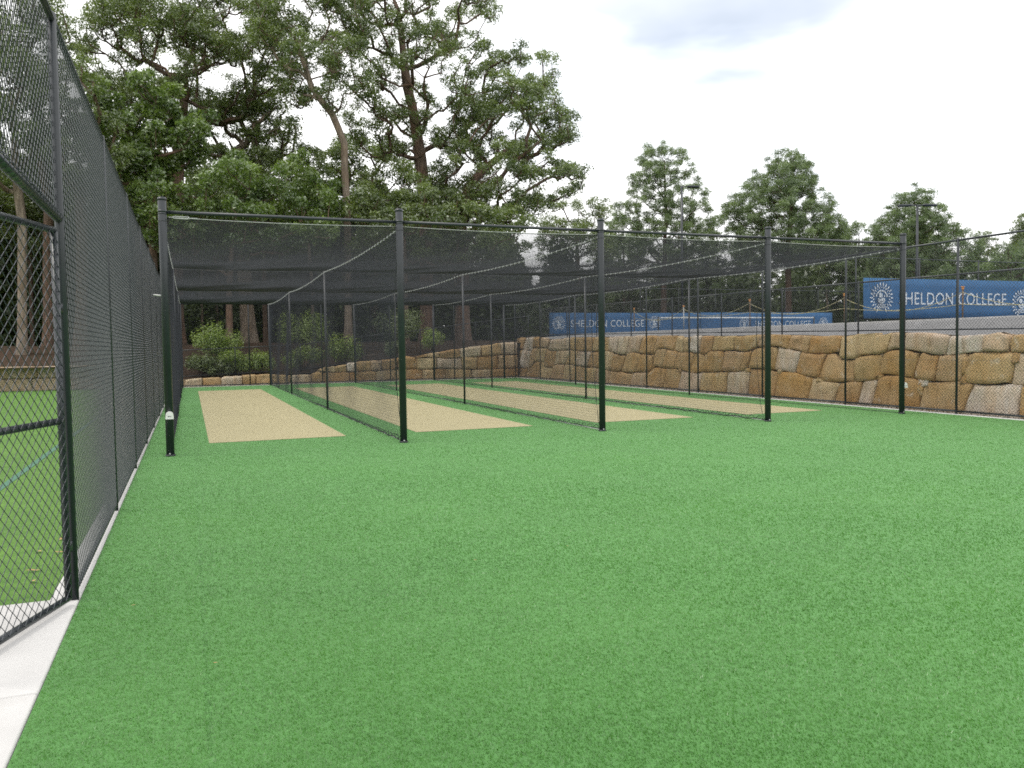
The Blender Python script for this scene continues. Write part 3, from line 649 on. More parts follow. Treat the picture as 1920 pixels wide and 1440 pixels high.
for i in range(4):
    cp('front_rail', pipe([(PX[i]+.05, PY[0], PIPE_Z), (PX[i+1]-.05, PY[0], PIPE_Z)], .0245, 12), M_BLACK)
    ss = np.linspace(0, 1, 9); xs = PX[i]+.05+(PX[i+1]-PX[i]-.1)*ss
    cp('front_cable', tube(np.stack([xs, 0*xs+PY[0], 3.372-.025*4*ss*(1-ss)], 1), .0045, 6), M_GALV)
    for y in PY[1:3]:
        cp('cross_cable', tube(np.stack([xs, 0*xs+y, 3.345-.03*4*ss*(1-ss)], 1), .006, 6), M_BLACK)
    cp('end_rail', pipe([(PX[i]+.03, PY[3], 3.345), (PX[i+1]-.03, PY[3], 3.345)], .020, 8), M_BLACK)
# turnbuckle at the first post
x0 = PX[0]+.06
tb = cp('turnbuckle', join([tube([(x0, PY[0], 3.372), (x0+.08, PY[0], 3.371)], .005, 6), tube([(x0+.08, PY[0], 3.385), (x0+.28, PY[0], 3.384)], .007, 6), tube([(x0+.08, PY[0], 3.357), (x0+.28, PY[0], 3.356)], .007, 6), tube([(x0+.08, PY[0], 3.351), (x0+.08, PY[0], 3.391)], .008, 6), tube([(x0+.28, PY[0], 3.350), (x0+.28, PY[0], 3.390)], .008, 6), tube([(x0+.28, PY[0], 3.37), (x0+.40, PY[0], 3.369)], .005, 6)]), M_GALV)
# divider cables with pale lacing
for i, x in enumerate(PX):
    ys = np.linspace(PY[0]+.05, PY[3], 60)
    cp('divider_cable', tube(np.stack([0*ys+x, ys, cable_z(ys)], 1), .0055, 6), M_LACE)
    yb = np.arange(PY[0]+.12, PY[3], .24); k = len(yb)
    P0 = np.stack([0*yb+x-.014, yb-.02, cable_z(yb)-.026], 1); P1 = np.stack([0*yb+x+.014, yb+.03, cable_z(yb)+.020], 1)
    tag(cp('lacing_tie', segs(P0, P1, .0085, 5), M_LACE), kind='stuff')
    ys2 = np.linspace(PY[0]+.06, PY[3], 30)
    cp('ground_cable', tube(np.stack([0*ys2+x, ys2, 0*ys2+.018], 1), .006, 6), M_GALV if i in (1, 2, 3) else M_BLACK)
# bracing stub between first net post and the left fence
cp('brace', pipe([(PX[0]-.05, 18.6, 2.62), (LX+.03, 18.6, 2.66)], .016, 8), M_GALV)

# nets ---------------------------------------------------------------
NP = .046; NR = .0017
def front_off(z):
    return .06+.30*np.sin(np.clip(z/3.2, 0, 1)*math.pi)**.6*(z > 0)
def net_polylines(lines, r):
    P0 = np.concatenate([l[:-1] for l in lines]); P1 = np.concatenate([l[1:] for l in lines])
    return segs(P0, P1, r, 3)
NET_LABELS = ['black side net hanging beside the left fence, seen nearly edge-on', 'black dividing net between the first and second tan strips from the left', 'black dividing net between the second and third tan strips from the left', 'black dividing net between the third and fourth tan strips from the left']
def side_net(x, label, seed, r=NR):
    rr = np.random.default_rng(seed)
    e = tag(empty('side_net', (x, PY[0], 0)), label, 'net', 'hanging nets of the practice lanes')
    ph = rr.uniform(0, 6.28, 4)
    def bulge(y, z):
        return (.035*np.sin(y*.83+ph[0])*np.sin(z*1.1+ph[1])+.02*np.sin(y*2.1+ph[2]+z))*np.clip((3.3-z)/1.2, 0, 1)*np.clip((z+.1)/.5, 0.25, 1)
    lines = []
    for z in np.arange(.035, 3.30, NP):
        ys = np.linspace(PY[0]+float(front_off(np.array(z))), PY[3]-.05, 40)
        zz = z/3.345*cable_z(ys)
        zz = zz + .006*np.sin(ys*3+z*7+ph[3])
        lines.append(np.stack([bulge(ys, zz), ys-PY[0], zz], 1))
    for y in np.arange(PY[0]+.06, PY[3]-.05, NP):
        zs = np.linspace(.03, float(cable_z(y))-.012, 7)
        ok = front_off(zs) <= (y-PY[0])+1e-6
        if not ok.all(): zs = zs[ok]
        if len(zs) < 2: continue
        # gaps where the front edge curves away are left open
        lines.append(np.stack([bulge(y, zs), 0*zs+y-PY[0], zs], 1))
    o = obj('netting', mesh('netting', *net_polylines(lines, r), M_NET), e); tag(o, kind='stuff')
    zs = np.linspace(.02, 3.33, 24)
    obj('edge_rope', mesh('edge_rope', *tube(np.stack([bulge(PY[0]+front_off(zs), zs), front_off(zs), zs], 1), .005, 5), M_ROPE, True), e)
    ys = np.linspace(.1, PY[3]-PY[0], 160)
    obj('foot_rope', mesh('foot_rope', *tube(np.stack([bulge(ys+PY[0], 0*ys)*.8, ys, .028+.012*np.sin(ys*9+ph[0])], 1), .009, 5), M_ROPE, True), e)
    # loops tying the foot of the net to the ground cable, widening near the front post
    lp = []
    y = .12; k = 0
    while y < 9.5:
        st = .17+.10*math.exp(-y*.9); hh = .040+.05*math.exp(-y*.8)
        s = np.linspace(0, 1, 7); a = np.stack([.02*np.sin(s*math.pi), y+st*s, .012+hh*np.sin(s*math.pi)], 1); lp.append(polyseg(a, .0055, 4)); y += st
    V, F = join(lp); tag(obj('tie_loop', mesh('tie_loop', V, F, M_ROPE), e), kind='stuff')
    return e
for i in range(4): side_net(PX[i], NET_LABELS[i], 11+i)
# roof net
e = tag(empty('roof_net', (PX[0], PY[0], 3.3)), 'black roof net stretched over all four lanes, sagging between cables', 'net', 'hanging nets of the practice lanes')
def roof_z(x, y):
    x = np.asarray(x, float); y = np.asarray(y, float)
    s = np.clip(np.searchsorted(PX, x, side='right')-1, 0, 3); a = np.array(PX)[s]; b = np.array(PX)[s+1]; u = np.clip((x-a)/(b-a), 0, 1)
    wav = .018*np.sin(x*3.1+y*.7)*np.sin(y*1.3)
    return cable_z(np.clip(y, PY[0], PY[3]-1e-4))+.018-.022*4*u*(1-u)*(.7+.3*np.sin(y*.41+s))+wav*.6*4*u*(1-u)
lines = []
for y in np.arange(PY[0]+.03, PY[3], NP):
    xs = np.linspace(PX[0], PX[4]+.35, 34); lines.append(np.stack([xs-PX[0], 0*xs+y-PY[0], roof_z(np.clip(xs, PX[0], PX[4]), y)-3.3], 1))
for x in np.arange(PX[0]+.02, PX[4]+.35, NP):
    ys = np.linspace(PY[0]+.03, PY[3], 28); lines.append(np.stack([0*ys+x-PX[0], ys-PY[0], roof_z(np.clip(x, PX[0], PX[4])+0*ys, ys)-3.3], 1))
tag(obj('netting', mesh('netting', *net_polylines(lines, .0021), M_NET), e), kind='stuff')
for yy in (PY[0]+.03, PY[3]-.02):
    xs = np.linspace(PX[0], PX[4], 60); obj('edge_rope', mesh('edge_rope', *tube(np.stack([xs-PX[0], 0*xs+yy-PY[0], roof_z(xs, yy)-3.3], 1), .006, 5), M_ROPE, True), e)
# gathered spare net hanging at the right-hand end post
zs = np.linspace(0, 1, 14)
hang = []
for k in range(9):
    a = np.stack([PX[4]-PX[0]-.05-.30*zs**1.5-.02*k*zs, .12+.06*k*np.sin(zs*3)+0*zs, .04-1.25*zs**1.2+.02*k], 1); hang.append(polyseg(a, .004, 4))
V, F = join(hang); tag(obj('gathered_net', mesh('gathered_net', V, F, M_ROPE), e), kind='stuff')
# leaves lying on the roof net
def leafshape(s):
    return np.array([(0, -1, 0), (.32, -.2, .12), (.22, .5, .05), (0, 1, .18), (-.22, .5, .05), (-.32, -.2, .12)], float)*s
LF = [[0, 1, 2, 3], [0, 3, 4, 5]]
def fallen(pts, label, group, s=.05):
    me = mesh('fallen_leaf', leafshape(s), LF, M_DEADLEAF)
    for k, (x, y, z) in enumerate(pts):
        o = obj('fallen_leaf', me, None, (x, y, z)); o.rotation_euler = (random.Random(k).uniform(-.2, .2), random.Random(k+9).uniform(-.2, .2), random.Random(k+5).uniform(0, 6))
        tag(o, label, 'leaf', group)
fallen([(x, y, float(roof_z(x, y))+.01) for x, y in ((1.9, 27.), (4.4, 25.4), (4.5, 25.6), (8.8, 18.2), (6.0, 30.), (1.0, 31.), (7.6, 31.2))], 'dead brown leaf caught on top of the black roof net', 'leaves on the roof net', .07)
fallen([(2.55, 5.41, .018), (1.8, 5.32, .018), (.07, 4.07, .018), (-.35, 5.2, .018), (1.1, 18.2, .015), (4.8, 16., .015)], 'small dead brown leaf lying on the green turf', 'leaves on the turf', .014)
pl = []
fallen([(-1.0, 6.1, .0), (-1.05, 6.4, .0), (-.95, 6.9, .0), (-1.2, 5.9, .0), (-1.0, 7.4, .0), (-1.1, 7.0, .0)], 'curled dead leaf on the lawn behind the gate', 'leaves behind the gate', .045)

# ------------------------------------------------------------------ tennis courts beyond the wall
def text_mesh(body, h, mat):
    cu = bpy.data.curves.new('t', 'FONT'); cu.body = body; cu.size = 1; cu.extrude = .004; cu.space_character = 1.06; cu.resolution_u = 3
    t = bpy.data.objects.new('t', cu); COL.objects.link(t)
    dg = bpy.context.evaluated_depsgraph_get(); me = bpy.data.meshes.new_from_object(t.evaluated_get(dg)); bpy.data.objects.remove(t)
    n = len(me.vertices); co = np.zeros(n*3, np.float32); me.vertices.foreach_get('co', co); co = co.reshape(-1, 3)
    return me, co
def crest_mesh(R):
    V, F = [], []
    def poly(pts):
        o = len(V); V.extend([(a, -.012, b) for a, b in pts]); F.append(list(range(o, o+len(pts))))
    def rot(p, t): return (p[0]*math.cos(t)-p[1]*math.sin(t), p[0]*math.sin(t)+p[1]*math.cos(t))
    for k in range(22):
        t = k*2*math.pi/22
        if abs(t-1.5*math.pi) < .2: continue
        poly([rot(p, t) for p in ((.70*R, 0), (.84*R, .055*R), (1.0*R, 0), (.84*R, -.055*R))])
        poly([rot(p, t+.14) for p in ((.56*R, 0), (.66*R, .045*R), (.76*R, 0), (.66*R, -.045*R))])
    for r0, a0, a1 in ((.50*R, .1, 3.0), (.36*R, 3.5, 5.9)):
        ts = np.linspace(a0, a1, 12)
        poly([(r0*math.cos(t), r0*math.sin(t)) for t in ts]+[((r0-.09*R)*math.cos(t), (r0-.09*R)*math.sin(t)) for t in ts[::-1]])
    poly([(.16*R*math.cos(t)-.08*R, .16*R*math.sin(t)+.16*R) for t in np.linspace(0, 6.0, 12)])
    poly([(-.30*R, -.02*R), (-.05*R, -.10*R), (.05*R, .02*R), (.32*R, -.04*R), (.10*R, -.22*R), (-.18*R, -.20*R)])
    poly([(.12*R, .08*R), (.30*R, .22*R), (.26*R, .05*R)])
    for k in (-1, 0, 1): poly([(-.34*R+.1*k*R*0, (-.50-.1*k)*R), (.34*R, (-.50-.1*k)*R), (.32*R, (-.55-.1*k)*R), (-.32*R, (-.55-.1*k)*R)])
    return mesh('crest', np.array(V), F, M_LETTER)
def banner(label, x0, x1, y, z0, z1, texts, crests, cap):
    b = tag(empty('banner', ((x0+x1)/2, y, z0)), label, 'banner', 'blue banners on the court fences')
    O = np.array(b.location)
    nx = max(8, int((x1-x0)/.35)); xs = np.linspace(x0, x1, nx); zs = np.linspace(z0, z1, 6)
    X, Z = np.meshgrid(xs, zs); Y = y+.010*np.sin(X*3.1+Z*2)*np.sin(X*.9)
    V = np.stack([X, Y, Z], -1).reshape(-1, 3)-O
    i = np.arange(nx-1)[None, :]+np.arange(5)[:, None]*nx; F = np.stack([i, i+1, i+1+nx, i+nx], -1).reshape(-1, 4)
    c = obj('cloth', mesh('cloth', V, F, M_BLUE, True), b)
    sm = c.modifiers.new('s', 'SOLIDIFY'); sm.thickness = .004; sm.offset = -1
    for xa, xb, zb in texts:
        W0, W1 = xa+(xb-xa)*.485, xa+(xb-xa)*.535
        for word, ua, ub in (('SHELDON', xa, W0), ('COLLEGE', W1, xb)):
            me, co = text_mesh(word, cap, M_LETTER)
            mn, mx = co[:, 0].min(), co[:, 0].max(); ch = co[:, 1].max()-co[:, 1].min()
            N = np.stack([ua+(co[:, 0]-mn)/(mx-mn)*(ub-ua), y-.022-co[:, 2]*.5, zb+(co[:, 1]-co[:, 1].min())/ch*cap], -1)-O
            me.vertices.foreach_set('co', N.astype(np.float32).ravel()); me.update(); me.materials.clear(); me.materials.append(M_LETTER)
            tag(obj('printed_word', me, b), kind='stuff')
    for cx, cz, R in crests:
        obj('crest', crest_mesh(R), b, (cx-O[0], -.012, cz-O[2]))
    return b
banner('big blue banner with white lettering, rightmost and nearest, behind the boulder wall', 19.68, 29.2, 19.86, 2.19, 3.46, [(21.14, 25.95, 2.63)], [(20.40, 2.84, .50), (26.70, 2.70, .50)], .40)
banner('far blue banner with white lettering, leftmost, seen between net posts', 19.99, 30.6, 44.6, 2.01, 3.42, [(21.4, 26.45, 2.56)], [(20.62, 2.78, .46), (27.22, 2.80, .46)], .42)
banner('far blue banner partly hidden by the tennis net, between the other two', 30.65, 41.41, 44.6, 2.05, 3.45, [(34.9, 39.51, 2.5)], [(34.04, 2.74, .42), (40.62, 2.74, .42)], .40)
m_far = chain_mesh('wire_mesh', 2.8, 2.9, .002, p=.07, n=3)
fence('court fence carrying the nearest blue banner', (19.5, 20.0, 1.98), 0, 2.66*5, 2.16, 2.66, None, .022, [(2.13, .012), (.10, .014)])
fence('far court fence carrying the two smaller blue banners', (17.9, 44.75, 1.98), 0, 2.8*14, 3.0, 2.8, None, .024, [(2.97, .02), (.06, .016)])
tn = tag(empty('tennis_net', (31.7, 42., 1.978)), 'white-taped tennis net on the far court in front of a blue banner', 'tennis net')
for x in (-5.8, 5.8): obj('net_post', mesh('net_post', *cyl(x, 0, 0, 1.12, .045, 10), M_BLACK, True), tn)
obj('tape', mesh('tape', *box(-5.75, -.02, 1.0, 5.75, .02, 1.075), M_WHITE), tn)
ls = [np.array([(-5.75, 0, z), (5.75, 0, z)]) for z in np.arange(.06, 1.0, .05)]+[np.array([(x, 0, .05), (x, 0, 1.0)]) for x in np.arange(-5.75, 5.76, .05)]
tag(obj('netting', mesh('netting', *net_polylines(ls, .0016), M_NET), tn), kind='stuff')
# star pickets with caps and swags of yellow chain along the edge of the bank
PK = [(17.8, 30.8, 3.02), (17.8, 27.02, 2.94), (17.8, 23.01, 2.94), (17.8, 18.68, 2.86), (17.8, 14.76, 2.78), (17.8, 10.6, 2.78)]
PKL = ['first chain picket from the far end of the bank, orange cap', 'pale grey chain picket, second from the far end of the bank', 'capped picket where two yellow chains meet in a peak, third along the bank', 'rusty capped picket fourth along the bank, left of the big banner', 'rusty picket with orange cap in front of the big blue banner', 'last capped picket on the bank, nearest the right edge']
pm_white = M_GALV
for k, (x, y, z) in enumerate(PK):
    p = tag(empty('chain_picket', (x, y, 1.978)), PKL[k], 'picket', 'pickets along the bank')
    h = z-1.978
    obj('stake', mesh('stake', *join([box(-.022, -.004, -.05, .022, .004, h-.03), box(-.004, .004, -.05, .004, .026, h-.03)]), M_GALV if k == 1 else M_PICKET), p)
    obj('cap', mesh('cap', *join([cyl(0, .008, h-.06, h, .028, 10), cyl(0, .008, h, h+.018, .045, 10)]), M_ORANGE, True), p)
for k in range(len(PK)-1):
    a, b = np.array(PK[k]), np.array(PK[k+1])
    c = tag(empty('barrier_chain', (17.8, (a[1]+b[1])/2, 1.978)), ['slack yellow chain between the first and second pickets from the far end', 'slack yellow chain between the second and third pickets from the far end', 'slack yellow chain between the third and fourth pickets from the far end', 'slack yellow chain hanging across the left half of the big banner', 'slack yellow chain hanging across the right half of the big banner'][k], 'chain', 'yellow chains along the bank')
    O = np.array(c.location)
    for dz, sag in ((-.12, .42), (-.42, .10)):
        s = np.linspace(0, 1, 40); P = a[None]+(b-a)[None]*s[:, None]; P[:, 2] += dz-sag*4*s*(1-s)*(1 if k != 1 else .8)
        P[:, 0] -= .03
        # links: alternate flat and upright short bars
        V, F = segs(P[:-1]-O, P[1:]-O, .006+.003*(np.arange(39) % 2), 4)
        tag(obj('chain_run', mesh('chain_run', V, F, M_YELLOW), c), kind='stuff')
# court lights
def light_pole(x, y, top, label, heads):
    p = tag(empty('light_pole', (x, y, 1.95)), label, 'light pole')
    h = top-1.95
    obj('pole', mesh('pole', *tube([(0, 0, -.1), (0, 0, h*.5), (0, 0, h)], [.10, .085, .07], 12), M_BLACK, True), p)
    for s in heads:
        dx, dy = math.cos(YAW)*s, -math.sin(YAW)*s
        obj('arm', mesh('arm', *tube([(0, 0, h-.05), (dx*.45, dy*.45, h-.05)], .035, 8), M_BLACK, True), p)
        V, F = box(.4, -.20, -.05, 1.25, .20, .08, .03); V = np.array(V); V[:, 2] -= (V[:, 0]-.4)*.02; V[:, 1] *= 1-.25*(V[:, 0]-.4)
        R = np.array([[math.cos(-YAW), -math.sin(-YAW)], [math.sin(-YAW), math.cos(-YAW)]]); V[:, 0] *= s; V[:, :2] = V[:, :2]@R.T; V[:, 2] += h-.06
        obj('lamp_head', mesh('lamp_head', V, F, M_BLACK), p)
light_pole(32.92, 50.17, 12.65, 'tall court light pole with one lamp arm, in front of the left pine', (1,))
light_pole(44.44, 40.31, 10.3, 'court light pole with two lamp heads, in front of the right pine', (-1, 1))

# ------------------------------------------------------------------ trees
def inpoly(u, z, poly):
    c = False; n = len(poly); j = n-1
    for i in range(n):
        (xi, yi), (xj, yj) = poly[i], poly[j]
        if (yi > z) != (yj > z) and u < (xj-xi)*(z-yi)/(yj-yi)+xi: c = not c
        j = i
    return c
def leaf_quads(C, N, L, W, r):
    """diamond leaves folded slightly, centred at C with normals N"""
    m = len(C)
    N = N/np.maximum(np.linalg.norm(N, axis=1, keepdims=True), 1e-9)
    t = r.normal(size=(m, 3)); t -= N*np.sum(t*N, axis=1, keepdims=True); t /= np.maximum(np.linalg.norm(t, axis=1, keepdims=True), 1e-9)
    b = np.cross(N, t)
    L = L[:, None]; W = W[:, None]
    V = np.stack([C-t*L, C+t*L*.35+b*W*1.25-N*L*.05, C+t*L-b*W*.75-N*L*.22], axis=1).reshape(-1, 3)
    F = np.arange(3*m).reshape(-1, 3)
    return V, F
def make_tree(name, base, ang, poly, trunk, label, group, seed, ncl=110, clr=(.7, 1.25), nleaf=300, leaf=(.078, .034), tr=.33, depth=.75, lm=None, bm=None, flat=.84, up=.55, shell=.25, gz=None, cat='tree', branch_k=1.0, rot=0, npad=0):
    r = np.random.default_rng(seed)
    us = [p[0] for p in poly]; zs = [p[1] for p in poly]
    umin, umax, zmin, zmax = min(us), max(us), min(zs), max(zs)
    # silhouette half width by height
    def span(z):
        xs = [u for u in np.linspace(umin, umax, 60) if inpoly(u, z, poly)]
        return (min(xs), max(xs)) if xs else None
    SP = {}
    cl = []; pads = []
    tries = 0
    while len(pads) < npad and tries < npad*40:
        tries += 1; q = np.array((r.uniform(umin, umax), r.uniform(zmin, zmax)))
        if inpoly(q[0], q[1], poly) and all(np.hypot(*(q-p)) > 1.0 for p in pads): pads.append(q)
    tries = 0
    while len(cl) < ncl and tries < ncl*60:
        tries += 1
        if pads and r.uniform() < .88:
            i = int(r.integers(len(pads))); q = pads[i]; u = q[0]+r.normal(0, .50); z = q[1]+r.normal(0, .26)
        else:
            i = -1; u = r.uniform(umin, umax); z = r.uniform(zmin, zmax)
        if not inpoly(u, z, poly): continue
        k = round(z*2)
        if k not in SP: SP[k] = span(min(max(k/2, zmin+.05), zmax-.05))
        if SP[k] is None: continue
        a, b = SP[k]; hw = max((b-a)/2, .6); uc = (a+b)/2
        wmax = depth*min(hw, 5.5)*math.sqrt(max(0, 1-((u-uc)/(hw*1.05))**2))+.3
        w = r.uniform(-wmax, wmax) if i < 0 else math.sin(i*2.399+seed)*wmax*.9+r.normal(0, .5)
        R = r.uniform(*clr)
        c = np.array((u, w, z))
        if cl and np.any(np.sum(((np.array([q[0] for q in cl])-c)/np.array((1, 1, .7)))**2, axis=1) < (.60*(R+np.array([q[1] for q in cl])))**2):
            if r.uniform() < .9: continue
        cl.append((c, R))
    gz0 = trunk[0][1] if gz is None else gz
    # skeleton: trunk nodes then limbs towards each clump
    nodes = []; par = []; 
    tp = np.array([(p[0], 0, p[1]) for p in trunk], float); tp[0, 2] = gz0-.3
    tpts = []
    for i in range(len(tp)-1):
        k = max(2, int(np.linalg.norm(tp[i+1]-tp[i])/1.1))
        for s in range(k): tpts.append(tp[i]+(tp[i+1]-tp[i])*s/k)
    tpts.append(tp[-1]); tpts = np.array(tpts)
    wig = np.cumsum(r.normal(0, .05, (len(tpts), 2)), axis=0); wig -= wig[0]; tpts[:, :2] += wig*np.linspace(0, 1, len(tpts))[:, None]
    for i, p in enumerate(tpts): nodes.append(p); par.append(i-1)
    ntr = len(nodes)
    zlo = zmin-2.5
    order = sorted(range(len(cl)), key=lambda i: np.min(np.linalg.norm(tpts-cl[i][0], axis=1)))
    tips = []; chains = []
    for i in order:
        c, R = cl[i]; c = c-np.array((0, 0, R*.35))
        Nn = np.array(nodes); d = c-Nn; dist = np.linalg.norm(d, axis=1)
        hor = np.linalg.norm(d[:, :2], axis=1)
        cost = dist+1.3*np.maximum(0, Nn[:, 2]-c[2]+.45*hor)+(Nn[:, 2] < zlo)*30
        j = int(np.argmin(cost)); p = Nn[j]
        k = max(2, int(dist[j]/.8))
        ch = [j]
        bend = r.normal(0, .10*dist[j], 3); lift = np.array((0, 0, -.10*dist[j]))
        for s in range(1, k+1):
            t = s/k; q = p+(c-p)*t+(bend+lift)*math.sin(t*math.pi)*.9
            nodes.append(q); par.append(ch[-1]); ch.append(len(nodes)-1)
        chains.append(ch)
    cnt = np.zeros(len(nodes)); 
    for ch in chains: cnt[ch[-1]] += 1
    for i in range(len(nodes)-1, 0, -1):
        if par[i] >= 0: cnt[par[i]] += cnt[i]
    tot = max(cnt.max(), 1)
    rad = tr*branch_k*np.maximum(cnt, .7)**.46/tot**.46*.9
    rad = np.maximum(rad, .02)
    parts = []
    # trunk with flared foot
    tr_r = np.maximum(rad[:ntr], tr*np.linspace(1., .16, ntr)); tr_r[0] *= 1.45; tr_r[1] *= 1.12
    parts.append(tube(tpts, tr_r, 10, False))
    for ch in chains:
        P = np.array([nodes[i] for i in ch]); q = rad[ch].copy(); q[0] = min(rad[ch[0]], rad[ch[1]]*1.25)
        parts.append(tube(P, q, 5 if q[0] > .05 else 4, False))
    # leaves
    Cs, Ns, Tn = [], [], []
    for c, R in cl:
        n = int(1.75*nleaf*(R/np.mean(clr))**2)
        d = r.normal(size=(n, 3)); d /= np.linalg.norm(d, axis=1, keepdims=True); d[:, 2] = np.where(r.uniform(size=n) < .55, np.abs(d[:, 2]), d[:, 2])
        rr = R*(shell+(1-shell)*r.uniform(0, 1, n)**.6)*(1+.18*np.sin(d[:, 0]*5+R*9)*np.sin(d[:, 1]*4+c[0]*3))
        p = c+d*rr[:, None]*np.array((1, 1, flat))
        Cs.append(p); Ns.append(d*.35+np.array((0, 0, up*.7))+r.normal(0, .75, (n, 3)))
        Tn.append(np.clip(r.normal(.45, .22)+r.normal(0, .17, n), 0, 1))
    C = np.concatenate(Cs); Nn = np.concatenate(Ns); T = np.concatenate(Tn)
    L = leaf[0]*r.uniform(.6, 1.35, len(C)); W = leaf[1]*r.uniform(.7, 1.3, len(C))
    V, F = leaf_quads(C, Nn, L, W, r)
    e = tag(empty(name, (base[0], base[1], 0), -ang+rot), label, cat, group)
    Vt, Ft = join(parts)
    obj('trunk', mesh('trunk', Vt, Ft, bm or M_BARK, True), e)
    obj('crown', mesh('crown', V, F, lm or M_GUM, False, np.repeat(T, 3)), e)
    return e
GW_ = 'gum trees of the wood behind the nets'
